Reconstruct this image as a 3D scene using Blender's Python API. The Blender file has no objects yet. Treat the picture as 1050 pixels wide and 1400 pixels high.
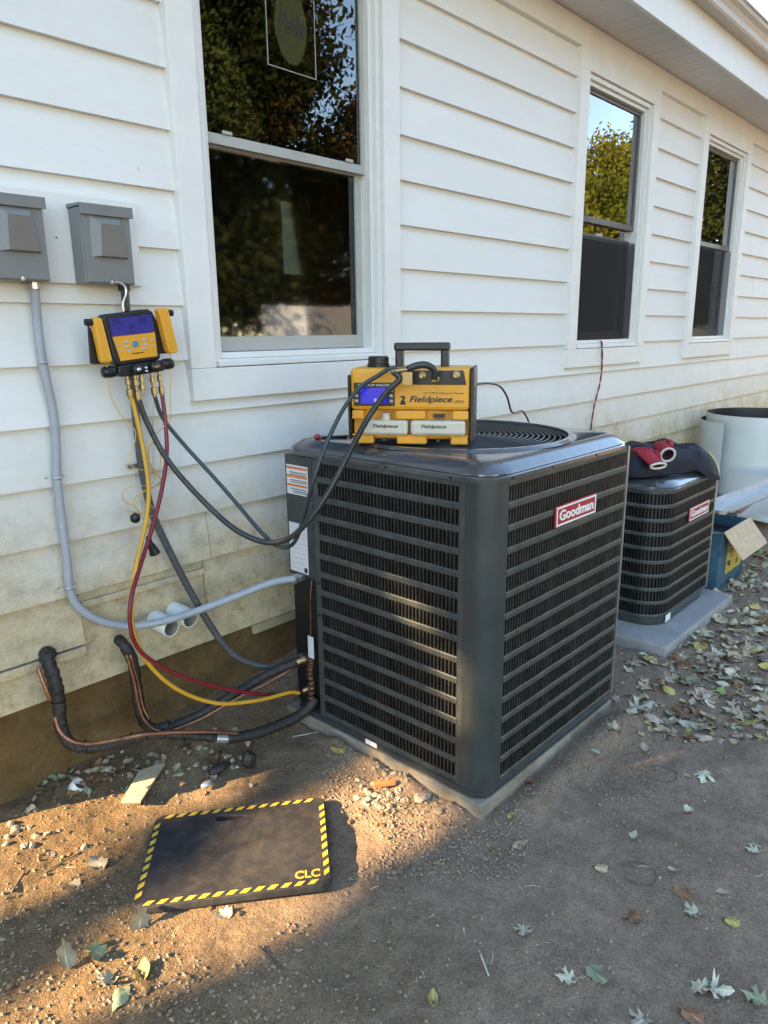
import bpy, bmesh, math, random
import numpy as np
from mathutils import Vector, Matrix, noise as mnoise

random.seed(7); rng = np.random.default_rng(7)
R = math.radians
scn = bpy.context.scene
COL = scn.collection

# ------------------------------------------------------------------ camera
YAW, PITCH, ROLL = R(42.95), R(14.09), R(-0.63)
CAM = np.array([0.0, -2.194, 1.46]); FPX = 983.8
_fw = np.array([math.cos(YAW)*math.cos(PITCH), math.sin(YAW)*math.cos(PITCH), -math.sin(PITCH)])
_rt = np.array([math.sin(YAW), -math.cos(YAW), 0.0]); _up = np.cross(_rt, _fw)
_r2 = _rt*math.cos(ROLL)+_up*math.sin(ROLL); _u2 = -_rt*math.sin(ROLL)+_up*math.cos(ROLL)
cam = bpy.data.cameras.new('camera'); cam.sensor_fit = 'VERTICAL'; cam.sensor_height = 36.0
cam.lens = FPX/1400*36.0; cam.clip_start = 0.05; cam.clip_end = 2000
cam_ob = bpy.data.objects.new('camera', cam); COL.objects.link(cam_ob)
M = Matrix.Identity(4)
for i in range(3):
    M[i][0] = _r2[i]; M[i][1] = _u2[i]; M[i][2] = -_fw[i]; M[i][3] = CAM[i]
cam_ob.matrix_world = M; scn.camera = cam_ob

# ------------------------------------------------------------------ light
SUN_EL, SUN_AZ = 25.0, -22.5          # sun rays travel along azimuth SUN_AZ (degrees from +x), going down
sd = np.array([math.cos(R(SUN_EL))*math.cos(R(SUN_AZ)), math.cos(R(SUN_EL))*math.sin(R(SUN_AZ)), -math.sin(R(SUN_EL))])
world = bpy.data.worlds.new('World'); scn.world = world; world.use_nodes = True
wn = world.node_tree.nodes; wl = world.node_tree.links
for n in list(wn): wn.remove(n)
wo = wn.new('ShaderNodeOutputWorld'); wb = wn.new('ShaderNodeBackground'); ws = wn.new('ShaderNodeTexSky')
ws.sky_type = 'NISHITA'; ws.sun_disc = False; ws.sun_elevation = R(SUN_EL)
ws.sun_rotation = math.atan2(-sd[0], -sd[1])
ws.air_density = 1.0; ws.dust_density = .15; ws.ozone_density = 2.2
wb.inputs['Strength'].default_value = 0.15
wl.new(ws.outputs[0], wb.inputs[0]); wl.new(wb.outputs[0], wo.inputs[0])
sun = bpy.data.lights.new('sun', 'SUN'); sun.energy = 4.7; sun.angle = R(0.53); sun.color = (1.0, 0.77, 0.50)
sun_ob = bpy.data.objects.new('sun', sun); COL.objects.link(sun_ob)
sun_ob.rotation_euler = Vector(sd).to_track_quat('-Z', 'Y').to_euler()
scn.view_settings.view_transform = 'Standard'; scn.view_settings.look = 'None'
scn.view_settings.exposure = 2.58; scn.view_settings.gamma = 1.0
scn.view_settings.use_curve_mapping = False
scn.view_settings.use_white_balance = True; scn.view_settings.white_balance_temperature = 7750; scn.view_settings.white_balance_tint = 10
scn.cycles.max_bounces = 7; scn.cycles.diffuse_bounces = 4; scn.cycles.glossy_bounces = 3; scn.cycles.transmission_bounces = 3; scn.cycles.transparent_max_bounces = 8
scn.cycles.caustics_reflective = False; scn.cycles.caustics_refractive = False

# ------------------------------------------------------------------ helpers
def P(px, py, Y=None, X=None, Z=None):
    """point of the place that photo position (px, py) shows, at a chosen depth plane"""
    d = _fw + _r2*(px-525)/FPX - _u2*(py-700)/FPX
    if Y is not None: t = (Y-CAM[1])/d[1]
    elif X is not None: t = (X-CAM[0])/d[0]
    else: t = (Z-CAM[2])/d[2]
    return CAM + t*d

def smooth01(t):
    t = min(1.0, max(0.0, t)); return t*t*(3-2*t)

def empty(name, loc, label, cat, group=None, rz=0.0):
    o = bpy.data.objects.new(name, None); COL.objects.link(o)
    o.location = loc; o.rotation_euler = (0, 0, rz); o.empty_display_size = 0.05
    o['label'] = label; o['category'] = cat
    if group: o['group'] = group
    return o

def tag(o, label, cat, group=None, kind=None):
    if label: o['label'] = label
    if cat: o['category'] = cat
    if group: o['group'] = group
    if kind: o['kind'] = kind
    return o

def link(name, me, mat, parent=None, local=False, smooth=False, bevel=0.0, bseg=2):
    o = bpy.data.objects.new(name, me); COL.objects.link(o)
    if mat is not None and len(me.materials) == 0: me.materials.append(mat)
    if parent is not None:
        o.parent = parent
        if not local and parent.parent is None: o.location = -Vector(parent.location) if parent.type == 'EMPTY' else (0, 0, 0)
    if smooth:
        me.polygons.foreach_set('use_smooth', [True]*len(me.polygons))
    if bevel:
        b = o.modifiers.new('bevel', 'BEVEL'); b.width = bevel; b.segments = bseg; b.limit_method = 'ANGLE'; b.angle_limit = R(35)
    return o

def catmull(pts, n=8):
    pts = [np.array(p, float) for p in pts]
    if len(pts) < 3:
        return [pts[0]+(pts[-1]-pts[0])*i/n for i in range(n+1)]
    ext = [2*pts[0]-pts[1]] + pts + [2*pts[-1]-pts[-2]]
    out = []
    for i in range(1, len(ext)-2):
        p0, p1, p2, p3 = ext[i-1:i+3]
        for k in range(n):
            t = k/n
            out.append(0.5*((2*p1)+(-p0+p2)*t+(2*p0-5*p1+4*p2-p3)*t*t+(-p0+3*p1-3*p2+p3)*t**3))
    out.append(pts[-1]); return out

class MB:
    def __init__(s): s.v = []; s.f = []
    def add(s, verts, faces):
        b = len(s.v); s.v += [tuple(float(c) for c in p) for p in verts]; s.f += [tuple(b+i for i in f) for f in faces]; return s
    def box(s, lo, hi):
        x0, y0, z0 = lo; x1, y1, z1 = hi
        return s.add([(x0,y0,z0),(x1,y0,z0),(x1,y1,z0),(x0,y1,z0),(x0,y0,z1),(x1,y0,z1),(x1,y1,z1),(x0,y1,z1)],
                     [(0,3,2,1),(4,5,6,7),(0,1,5,4),(1,2,6,5),(2,3,7,6),(3,0,4,7)])
    def obox(s, c, ex, ey, ez):
        c, ex, ey, ez = map(np.array, (c, ex, ey, ez))
        vs = [c+sx*ex+sy*ey+sz*ez for sz in (-1,1) for sx, sy in ((-1,-1),(1,-1),(1,1),(-1,1))]
        return s.add(vs, [(0,3,2,1),(4,5,6,7),(0,1,5,4),(1,2,6,5),(2,3,7,6),(3,0,4,7)])
    def tube(s, path, r, seg=10, caps=True):
        path = [np.array(p, float) for p in path]; n = len(path)
        rr = r if hasattr(r, '__len__') else [r]*n
        T = []
        for i in range(n):
            t = path[min(i+1, n-1)]-path[max(i-1, 0)]; T.append(t/(np.linalg.norm(t)+1e-12))
        a = np.array([0,0,1.0]) if abs(T[0][2]) < .9 else np.array([1.0,0,0])
        N = np.cross(T[0], a); N /= np.linalg.norm(N); vs = []
        for i in range(n):
            N = N-T[i]*(N@T[i]); N /= np.linalg.norm(N)+1e-12; B = np.cross(T[i], N)
            for k in range(seg):
                th = 2*math.pi*k/seg; vs.append(path[i]+rr[i]*(math.cos(th)*N+math.sin(th)*B))
        fs = [(i*seg+k, i*seg+(k+1)%seg, (i+1)*seg+(k+1)%seg, (i+1)*seg+k) for i in range(n-1) for k in range(seg)]
        if caps: fs += [tuple(reversed(range(seg))), tuple(range((n-1)*seg, n*seg))]
        return s.add(vs, fs)
    def prism(s, poly, vec):
        """closed polygon of 3D points pushed along vec"""
        n = len(poly); vec = np.array(vec, float); poly = [np.array(p, float) for p in poly]
        vs = poly+[p+vec for p in poly]
        fs = [tuple(reversed(range(n))), tuple(range(n, 2*n))]+[(i, (i+1)%n, n+(i+1)%n, n+i) for i in range(n)]
        return s.add(vs, fs)
    def loops(s, loops, closed=True, capA=False, capB=False):
        n = len(loops[0]); vs = [p for L in loops for p in L]; fs = []
        m = n if closed else n-1
        for i in range(len(loops)-1):
            for k in range(m):
                fs.append((i*n+k, i*n+(k+1)%n, (i+1)*n+(k+1)%n, (i+1)*n+k))
        if capA: fs.append(tuple(reversed(range(n))))
        if capB: fs.append(tuple(range((len(loops)-1)*n, len(loops)*n)))
        return s.add(vs, fs)
    def lathe(s, prof, c, axis=(0,0,1), seg=20):
        """prof: list of (radius, height) round an axis through c"""
        ax = np.array(axis, float); ax /= np.linalg.norm(ax)
        a = np.array([1.0,0,0]) if abs(ax[0]) < .9 else np.array([0,1.0,0])
        e1 = np.cross(ax, a); e1 /= np.linalg.norm(e1); e2 = np.cross(ax, e1); c = np.array(c, float)
        L = [[c+ax*h+r*(math.cos(2*math.pi*k/seg)*e1+math.sin(2*math.pi*k/seg)*e2) for k in range(seg)] for r, h in prof]
        return s.loops(L)
    def mesh(s, name='m'):
        me = bpy.data.meshes.new(name); me.from_pydata(s.v, [], s.f); me.update()
        bm = bmesh.new(); bm.from_mesh(me); bmesh.ops.recalc_face_normals(bm, faces=bm.faces); bm.to_mesh(me); bm.free()
        return me
    def build(s, name, mat, parent=None, **k): return link(name, s.mesh(name), mat, parent, **k)

def bx(name, lo, hi, mat, parent=None, **k): return MB().box(lo, hi).build(name, mat, parent, **k)

# ------------------------------------------------------------------ materials
def nodes(name):
    m = bpy.data.materials.new(name); m.use_nodes = True
    nt = m.node_tree; b = nt.nodes['Principled BSDF']; return m, nt, b
def N(nt, typ, **k):
    n = nt.nodes.new(typ)
    for a, v in k.items():
        if a in n.inputs: n.inputs[a].default_value = v
        else: setattr(n, a, v)
    return n
def L(nt, a, b): nt.links.new(a, b)
def ramp(nt, fac, stops):
    r = nt.nodes.new('ShaderNodeValToRGB'); e = r.color_ramp.elements
    while len(e) < len(stops): e.new(0.5)
    for i, (p, c) in enumerate(stops):
        e[i].position = p; e[i].color = (c, c, c, 1) if isinstance(c, (int, float)) else (*c, 1)
    L(nt, fac, r.inputs[0]); return r
def mixc(nt, fac, a, b, mode='MIX'):
    m = nt.nodes.new('ShaderNodeMix'); m.data_type = 'RGBA'; m.blend_type = mode
    for sock, v in ((m.inputs[0], fac), (m.inputs[6], a), (m.inputs[7], b)):
        if isinstance(v, (int, float)): sock.default_value = v
        elif isinstance(v, tuple): sock.default_value = (*v, 1)
        else: L(nt, v, sock)
    return m.outputs[2]
def noise_tex(nt, scale, detail=4, rough=.6, vec=None, dist=0.0):
    n = N(nt, 'ShaderNodeTexNoise', Scale=scale, Detail=detail, Roughness=rough, Distortion=dist)
    if vec is None:
        g = nt.nodes.new('ShaderNodeNewGeometry'); vec = g.outputs['Position']
    L(nt, vec, n.inputs['Vector']); return n.outputs[0]

def pm(name, col, rough=.55, metal=0.0, var=.12, scale=9.0, bump=.0, bscale=120.0, dust=0.0, dustcol=(.34,.27,.19), spec=.5, rvar=.12, coat=0.0, objrand=0.0):
    m, nt, b = nodes(name)
    tc = nt.nodes.new('ShaderNodeTexCoord'); v = tc.outputs['Object']
    n1 = noise_tex(nt, scale, 3, .62, v)
    lo = tuple(c*(1-var) for c in col); hi = tuple(min(1, c*(1+var)) for c in col)
    r = ramp(nt, n1, [(.28, lo), (.72, hi)]); out = r.outputs[0]
    if objrand:
        oi = nt.nodes.new('ShaderNodeObjectInfo'); hs = nt.nodes.new('ShaderNodeHueSaturation')
        mr = N(nt, 'ShaderNodeMapRange'); mr.inputs[3].default_value = 1-objrand; mr.inputs[4].default_value = 1+objrand
        L(nt, oi.outputs['Random'], mr.inputs[0]); L(nt, mr.outputs[0], hs.inputs['Value']); L(nt, out, hs.inputs['Color']); out = hs.outputs[0]
    if dust:
        n2 = noise_tex(nt, scale*2.7, 4, .7, v); rr = ramp(nt, n2, [(.42, 0.0), (.75, dust)])
        out = mixc(nt, rr.outputs[0], out, dustcol)
    L(nt, out, b.inputs['Base Color'])
    mr = N(nt, 'ShaderNodeMapRange'); mr.inputs[3].default_value = max(.02, rough-rvar); mr.inputs[4].default_value = min(1, rough+rvar)
    L(nt, n1, mr.inputs[0]); L(nt, mr.outputs[0], b.inputs['Roughness'])
    b.inputs['Metallic'].default_value = metal; b.inputs['Specular IOR Level'].default_value = spec
    b.inputs['Coat Weight'].default_value = coat; b.inputs['Coat Roughness'].default_value = .12
    if bump:
        n4 = noise_tex(nt, bscale, 2, .65, v); bp = N(nt, 'ShaderNodeBump', Strength=bump, Distance=.004)
        L(nt, n4, bp.inputs['Height']); L(nt, bp.outputs[0], b.inputs['Normal'])
    return m

def siding_mat():
    m, nt, b = nodes('siding_paint')
    g = nt.nodes.new('ShaderNodeNewGeometry'); pos = g.outputs['Position']
    oi = nt.nodes.new('ShaderNodeObjectInfo')
    base = ramp(nt, oi.outputs['Random'], [(0, (.715,.708,.675)), (1, (.765,.758,.725))]).outputs[0]
    mp = N(nt, 'ShaderNodeMapping'); mp.inputs['Scale'].default_value = (2.0, 2.0, 14.0); L(nt, pos, mp.inputs[0])
    n1 = noise_tex(nt, 1.4, 6, .7, mp.outputs[0])
    base = mixc(nt, ramp(nt, n1, [(.45, 0.0), (.8, .30)]).outputs[0], base, (.60,.56,.46))
    # faint handling smudges and chips
    n5 = noise_tex(nt, 26, 3, .8, pos); base = mixc(nt, ramp(nt, n5, [(.70, 0.0), (.78, .22)]).outputs[0], base, (.45,.41,.34))
    # mud splashed up from the ground, uneven in height
    sep = nt.nodes.new('ShaderNodeSeparateXYZ'); L(nt, pos, sep.inputs[0])
    n2 = noise_tex(nt, 3.0, 6, .7, pos)
    ad = N(nt, 'ShaderNodeMath', operation='MULTIPLY_ADD'); L(nt, n2, ad.inputs[0]); ad.inputs[1].default_value = -.75; L(nt, sep.outputs[2], ad.inputs[2])
    mud = ramp(nt, ad.outputs[0], [(.14, 1.0), (.30, .86), (.50, .34), (.78, 0.0)]).outputs[0]
    n3 = noise_tex(nt, 260, 4, .8, pos); sp = ramp(nt, n3, [(.36, .62), (.62, 1.0)]).outputs[0]
    mu = N(nt, 'ShaderNodeMath', operation='MULTIPLY'); L(nt, mud, mu.inputs[0]); L(nt, sp, mu.inputs[1])
    n6 = noise_tex(nt, 16, 6, .75, pos); mudc = ramp(nt, n6, [(.32, (.22,.135,.045)), (.5, (.42,.30,.13)), (.7, (.56,.45,.25))]).outputs[0]
    base = mixc(nt, mu.outputs[0], base, mudc)
    L(nt, base, b.inputs['Base Color']); b.inputs['Roughness'].default_value = .55; b.inputs['Specular IOR Level'].default_value = .35
    # embossed wood grain of the boards
    mp2 = N(nt, 'ShaderNodeMapping'); mp2.inputs['Scale'].default_value = (6.0, 6.0, 150.0); L(nt, pos, mp2.inputs[0])
    n4 = noise_tex(nt, 1.0, 5, .65, mp2.outputs[0], .6)
    bp = N(nt, 'ShaderNodeBump', Strength=.22, Distance=.003); L(nt, n4, bp.inputs['Height']); L(nt, bp.outputs[0], b.inputs['Normal'])
    return m

def soil_mat():
    m, nt, b = nodes('soil')
    g = nt.nodes.new('ShaderNodeNewGeometry'); pos = g.outputs['Position']
    sep = nt.nodes.new('ShaderNodeSeparateXYZ'); L(nt, pos, sep.inputs[0])
    nb = noise_tex(nt, 1.3, 5, .6, pos)
    # clay close to the house corner, greyer trodden grit away from it
    a = N(nt, 'ShaderNodeMath', operation='MULTIPLY_ADD'); L(nt, sep.outputs[1], a.inputs[0]); a.inputs[1].default_value = -.62; L(nt, sep.outputs[0], a.inputs[2])
    a2 = N(nt, 'ShaderNodeMath', operation='MULTIPLY_ADD'); L(nt, nb, a2.inputs[0]); a2.inputs[1].default_value = 1.0; L(nt, a.outputs[0], a2.inputs[2])
    mr = N(nt, 'ShaderNodeMapRange'); mr.inputs[1].default_value = 1.5; mr.inputs[2].default_value = 2.7; L(nt, a2.outputs[0], mr.inputs[0])
    n1 = noise_tex(nt, 22, 6, .72, pos)
    clay = ramp(nt, n1, [(.3, (.165,.098,.042)), (.55, (.285,.18,.082)), (.8, (.40,.27,.135))]).outputs[0]
    grit = ramp(nt, n1, [(.3, (.31,.208,.138)), (.55, (.455,.325,.228)), (.8, (.575,.435,.322))]).outputs[0]
    c = mixc(nt, mr.outputs[0], clay, grit)
    n2 = noise_tex(nt, 5, 5, .6, pos); c = mixc(nt, ramp(nt, n2, [(.35, .38), (.6, 0.0)]).outputs[0], c, (.12,.080,.050))
    n7 = noise_tex(nt, 130, 4, .75, pos); c = mixc(nt, ramp(nt, n7, [(.34, .46), (.48, 0.0)]).outputs[0], c, (.095,.065,.042)); c = mixc(nt, ramp(nt, n7, [(.56, 0.0), (.68, .42)]).outputs[0], c, (.47,.39,.30))
    vo = N(nt, 'ShaderNodeTexVoronoi', Scale=210.0); L(nt, pos, vo.inputs['Vector'])
    gr = ramp(nt, vo.outputs['Color'], [(.80, 0.0), (.95, .40)]).outputs[0]; c = mixc(nt, gr, c, (.34,.30,.25))
    n8 = noise_tex(nt, 210, 3, .7, pos); c = mixc(nt, ramp(nt, n8, [(.36, .55), (.46, 0.0)]).outputs[0], c, (.11,.075,.05)); c = mixc(nt, ramp(nt, n8, [(.58, 0.0), (.68, .55)]).outputs[0], c, (.52,.43,.34))
    n3 = noise_tex(nt, 420, 2, .5, pos); c = mixc(nt, ramp(nt, n3, [(.64, 0.0), (.74, .45)]).outputs[0], c, (.40,.35,.28))
    c = mixc(nt, ramp(nt, n3, [(.28, .5), (.38, 0.0)]).outputs[0], c, (.05,.036,.026))
    L(nt, c, b.inputs['Base Color']); b.inputs['Roughness'].default_value = .95; b.inputs['Specular IOR Level'].default_value = .2
    n4 = noise_tex(nt, 75, 5, .75, pos); bp = N(nt, 'ShaderNodeBump', Strength=1.0, Distance=.022)
    L(nt, n4, bp.inputs['Height']); L(nt, bp.outputs[0], b.inputs['Normal'])
    return m

def stone_like(name, c0, c1, c2, scale=14, bump=.6, bdist=.006, bscale=90, rough=.9):
    m, nt, b = nodes(name)
    g = nt.nodes.new('ShaderNodeNewGeometry'); pos = g.outputs['Position']
    n1 = noise_tex(nt, scale, 7, .7, pos)
    c = ramp(nt, n1, [(.3, c0), (.52, c1), (.75, c2)]).outputs[0]; L(nt, c, b.inputs['Base Color'])
    b.inputs['Roughness'].default_value = rough; b.inputs['Specular IOR Level'].default_value = .25
    n4 = noise_tex(nt, bscale, 7, .7, pos); bp = N(nt, 'ShaderNodeBump', Strength=bump, Distance=bdist)
    L(nt, n4, bp.inputs['Height']); L(nt, bp.outputs[0], b.inputs['Normal'])
    return m

def glass_mat(k=2.0, rgh=.004):
    m, nt, b = nodes('window_glass'); nt.nodes.remove(b)
    out = [n for n in nt.nodes if n.type == 'OUTPUT_MATERIAL'][0]
    tr = N(nt, 'ShaderNodeBsdfTransparent'); tr.inputs[0].default_value = (.86,.88,.87,1)
    gl = N(nt, 'ShaderNodeBsdfGlossy'); gl.inputs['Roughness'].default_value = rgh; gl.inputs[0].default_value = (.95,.97,1,1)
    g = nt.nodes.new('ShaderNodeNewGeometry'); n1 = noise_tex(nt, 2.2, 2, .5, g.outputs['Position'])
    bp = N(nt, 'ShaderNodeBump', Strength=.05, Distance=.01); L(nt, n1, bp.inputs['Height']); L(nt, bp.outputs[0], gl.inputs['Normal'])
    fr = N(nt, 'ShaderNodeFresnel', IOR=1.52); ma = N(nt, 'ShaderNodeMath', operation='MULTIPLY_ADD', use_clamp=True)
    L(nt, fr.outputs[0], ma.inputs[0]); ma.inputs[1].default_value = k; ma.inputs[2].default_value = .02
    mx = N(nt, 'ShaderNodeMixShader'); L(nt, ma.outputs[0], mx.inputs[0]); L(nt, tr.outputs[0], mx.inputs[1]); L(nt, gl.outputs[0], mx.inputs[2])
    L(nt, mx.outputs[0], out.inputs[0]); return m

def emis(name, col, st):
    m, nt, b = nodes(name); b.inputs['Base Color'].default_value = (*[c*.3 for c in col], 1)
    b.inputs['Emission Color'].default_value = (*col, 1); b.inputs['Emission Strength'].default_value = st; b.inputs['Roughness'].default_value = .25
    return m

def leaf_mat(name, a, bcol, trans=.25):
    m, nt, b = nodes(name)
    tc = nt.nodes.new('ShaderNodeTexCoord'); n1 = noise_tex(nt, 30, 5, .7, tc.outputs['Object'])
    oi = nt.nodes.new('ShaderNodeObjectInfo')
    c = ramp(nt, n1, [(.3, a), (.7, bcol)]).outputs[0]
    hs = nt.nodes.new('ShaderNodeHueSaturation'); mr = N(nt, 'ShaderNodeMapRange'); mr.inputs[3].default_value = .7; mr.inputs[4].default_value = 1.2
    L(nt, oi.outputs['Random'], mr.inputs[0]); L(nt, mr.outputs[0], hs.inputs['Value']); L(nt, c, hs.inputs['Color'])
    sx_ = nt.nodes.new('ShaderNodeSeparateXYZ'); L(nt, tc.outputs['Object'], sx_.inputs[0]); ab = N(nt, 'ShaderNodeMath', operation='ABSOLUTE'); L(nt, sx_.outputs[0], ab.inputs[0])
    wv = N(nt, 'ShaderNodeTexWave', Scale=2.6, Distortion=1.2); wv.bands_direction = 'DIAGONAL'; L(nt, tc.outputs['Object'], wv.inputs['Vector'])
    v1 = mixc(nt, ramp(nt, wv.outputs[1], [(.0, .40), (.16, 0.0)]).outputs[0], hs.outputs[0], tuple(x*.62 for x in a))
    v2 = mixc(nt, ramp(nt, ab.outputs[0], [(.012, .8), (.04, 0.0)]).outputs[0], v1, tuple(min(1, x*1.35) for x in bcol))
    L(nt, v2, b.inputs['Base Color']); b.inputs['Roughness'].default_value = .6; b.inputs['Specular IOR Level'].default_value = .3
    return m

def crown_mat(name, a, bcol):
    m, nt, b = nodes(name); nt.nodes.remove(b)
    out = [n for n in nt.nodes if n.type == 'OUTPUT_MATERIAL'][0]
    g = nt.nodes.new('ShaderNodeNewGeometry'); n1 = noise_tex(nt, .9, 2, .7, g.outputs['Position'])
    c = ramp(nt, n1, [(.3, a), (.7, bcol)]).outputs[0]
    d = N(nt, 'ShaderNodeBsdfDiffuse'); t = N(nt, 'ShaderNodeBsdfTranslucent'); L(nt, c, d.inputs[0]); L(nt, c, t.inputs[0])
    mx = N(nt, 'ShaderNodeMixShader'); mx.inputs[0].default_value = .35; L(nt, d.outputs[0], mx.inputs[1]); L(nt, t.outputs[0], mx.inputs[2])
    L(nt, mx.outputs[0], out.inputs[0]); return m

MT = dict(
    siding=siding_mat(), soil=soil_mat(), glass=glass_mat(2.0, .010), glass_low=glass_mat(1.0, .035),
    trim=pm('trim_paint', (.74,.735,.70), .5, var=.04, scale=5, bump=.06, bscale=60, dust=.12, dustcol=(.5,.45,.34)),
    vinyl=pm('window_vinyl', (.72,.72,.69), .35, var=.03, dust=.10, dustcol=(.45,.41,.32)),
    sash_grey=pm('sash_grey', (.40,.40,.365), .35, var=.06, dust=.1),
    sash_dark=pm('sash_dark', (.11,.105,.10), .35, var=.1),
    soffit=pm('soffit_vinyl', (.60,.60,.60), .5, var=.04),
    gutter=pm('gutter_metal', (.52,.50,.47), .42, var=.08, dust=.35, dustcol=(.40,.31,.22)),
    roof=stone_like('roof_shingle', (.10,.075,.06), (.16,.12,.10), (.22,.18,.15)),
    foundation=stone_like('foundation_parging', (.135,.080,.032), (.205,.126,.052), (.29,.19,.088), 9, 1.0, .020, 60),
    core=pm('sheathing', (.25,.22,.18), .9),
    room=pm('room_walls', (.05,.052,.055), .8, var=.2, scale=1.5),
    ac=pm('cabinet_paint', (.034,.042,.042), .33, var=.10, scale=5, bump=.05, bscale=160, dust=.16, dustcol=(.16,.14,.115), spec=.5, coat=.10),
    ac_bar=pm('grille_paint', (.043,.051,.050), .42, var=.14, scale=7, bump=.04, bscale=160, dust=.30, dustcol=(.19,.165,.13)),
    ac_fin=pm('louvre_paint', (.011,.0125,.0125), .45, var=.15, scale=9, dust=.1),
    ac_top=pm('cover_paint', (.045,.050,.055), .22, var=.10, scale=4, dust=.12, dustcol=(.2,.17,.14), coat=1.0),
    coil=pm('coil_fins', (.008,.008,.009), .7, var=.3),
    guard=pm('guard_wire', (.022,.023,.025), .35, var=.1),
    dark_metal=pm('dark_steel', (.03,.03,.032), .4, metal=.6),
    bright_metal=pm('bright_metal', (.62,.62,.61), .3, metal=.9, var=.1),
    galv=pm('galvanised', (.56,.60,.66), .32, metal=.75, var=.14, scale=22),
    pad=stone_like('pad_composite', (.17,.135,.095), (.255,.225,.18), (.34,.31,.265), 8, .35, .003, 220),
    pad_grey=stone_like('pad_grey', (.25,.245,.235), (.31,.305,.295), (.37,.365,.355), 7, .3, .003, 220),
    box_grey=pm('disconnect_paint', (.185,.190,.187), .40, var=.05, dust=.12, dustcol=(.28,.26,.22)),
    plastic_win=pm('smoked_cover', (.20,.175,.155), .16, var=.10, coat=.3),
    conduit=pm('conduit_grey', (.33,.355,.39), .45, var=.08, dust=.15),
    whip=pm('whip_dark', (.055,.058,.065), .5, var=.12, dust=.15),
    strap=pm('strap_steel', (.55,.54,.52), .3, metal=.9),
    pvc=pm('pvc', (.72,.72,.68), .35, var=.04, dust=.25),
    pvc_in=pm('pvc_inside', (.34,.31,.25), .6),
    insul=pm('pipe_insulation', (.012,.0115,.012), .6, var=.35, scale=30, bump=1.0, bscale=38, dust=.45, dustcol=(.12,.085,.055)),
    copper=pm('copper', (.40,.19,.115), .42, metal=.85, var=.3, scale=18, dust=.85, dustcol=(.085,.05,.035)),
    yellow_hose=pm('hose_yellow', (.62,.315,.028), .42, var=.08),
    red_hose=pm('hose_red', (.20,.012,.022), .40, var=.1),
    black_hose=pm('hose_black', (.020,.022,.026), .38, var=.15, dust=.12),
    green_hose=pm('hose_dark_teal', (.022,.040,.045), .38, var=.12),
    brass=pm('brass', (.30,.22,.11), .36, metal=.9, var=.15),
    yellow=pm('tool_yellow', (.78,.335,.022), .42, var=.10, dust=.22, dustcol=(.4,.3,.16)),
    black_plastic=pm('black_plastic', (.0095,.0095,.011), .40, var=.2, dust=.06, dustcol=(.1,.09,.08)),
    lcd=emis('lcd_blue', (.006,.010,.55), .17), lcd2=emis('lcd_violet', (.022,.035,.36), .070),
    lcd_ink=pm('lcd_ink', (.01,.012,.08), .4), lcd_lit=emis('lcd_glow', (.55,.6,1.0), .18),
    button=pm('button_grey', (.42,.42,.38), .5), button_blue=pm('button_blue', (.02,.24,.42), .4),
    cream=pm('bottle_cream', (.58,.53,.42), .45, var=.05, dust=.12),
    ink=pm('ink_black', (.012,.012,.012), .55), white=pm('white_print', (.78,.77,.74), .5, var=.03),
    label_white=pm('label_white', (.66,.66,.68), .5, var=.03), orange=pm('print_orange', (.72,.17,.03), .5),
    badge_red=pm('badge_red', (.40,.022,.03), .3, var=.05, coat=.3),
    yellow_wire=pm('wire_yellow', (.66,.40,.08), .5), red_wire=pm('wire_red', (.36,.03,.04), .5),
    mat_foam=pm('mat_foam', (.014,.014,.017), .8, var=.35, scale=9, bump=.3, bscale=300, dust=.30, dustcol=(.15,.115,.08)),
    mat_yellow=pm('mat_yellow', (.66,.44,.05), .6, var=.12, scale=40, dust=.35, dustcol=(.26,.19,.10)),
    navy=pm('bag_navy', (.0045,.006,.016), .75, var=.3, bump=.5, bscale=420), piping=pm('bag_piping', (.52,.47,.22), .6),
    glove_red=pm('glove_red', (.30,.008,.016), .7, var=.2, bump=.3), glove_rim=pm('glove_rim', (.60,.52,.46), .8), glove_in=pm('glove_inside', (.05,.008,.012), .9),
    coil_white=pm('coated_sheet', (.60,.64,.62), .38, var=.05, scale=3, dust=.14, dustcol=(.45,.42,.34)),
    coil_brown=pm('coated_sheet_back', (.035,.024,.026), .5),
    cardboard=stone_like('cardboard', (.45,.33,.21), (.55,.42,.28), (.63,.50,.35), 25, .2, .002, 200, .85),
    box_blue=pm('box_blue', (.014,.085,.135), .6, var=.3, dust=.3), box_yellow=pm('box_yellow', (.52,.36,.07), .6, var=.15),
    bag_black=pm('plastic_black', (.010,.011,.014), .35, var=.3),
    bark=stone_like('bark', (.05,.035,.025), (.09,.07,.05), (.14,.11,.085), 12, .9, .03, 30),
    wood=stone_like('weathered_wood', (.33,.27,.17), (.42,.35,.23), (.50,.43,.30), 18, .4, .003, 160),
    stone=stone_like('stones', (.22,.17,.12), (.33,.27,.20), (.48,.42,.34), 30, .5, .003, 200),
    clod=stone_like('soil_clod', (.12,.078,.04), (.19,.125,.066), (.27,.185,.10), 60, 1.0, .008, 160), grit=stone_like('grit_stones', (.15,.10,.065), (.27,.20,.14), (.42,.34,.26), 90, .5, .003, 200),
    paper=pm('paper_white', (.72,.72,.69), .7, var=.05), board_green=pm('board_green', (.30,.40,.34), .7, var=.05),
    shed=pm('shed_white', (.62,.62,.60), .6), twig=pm('twig', (.10,.07,.045), .9), straw=pm('straw', (.50,.44,.32), .8),
)

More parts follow.
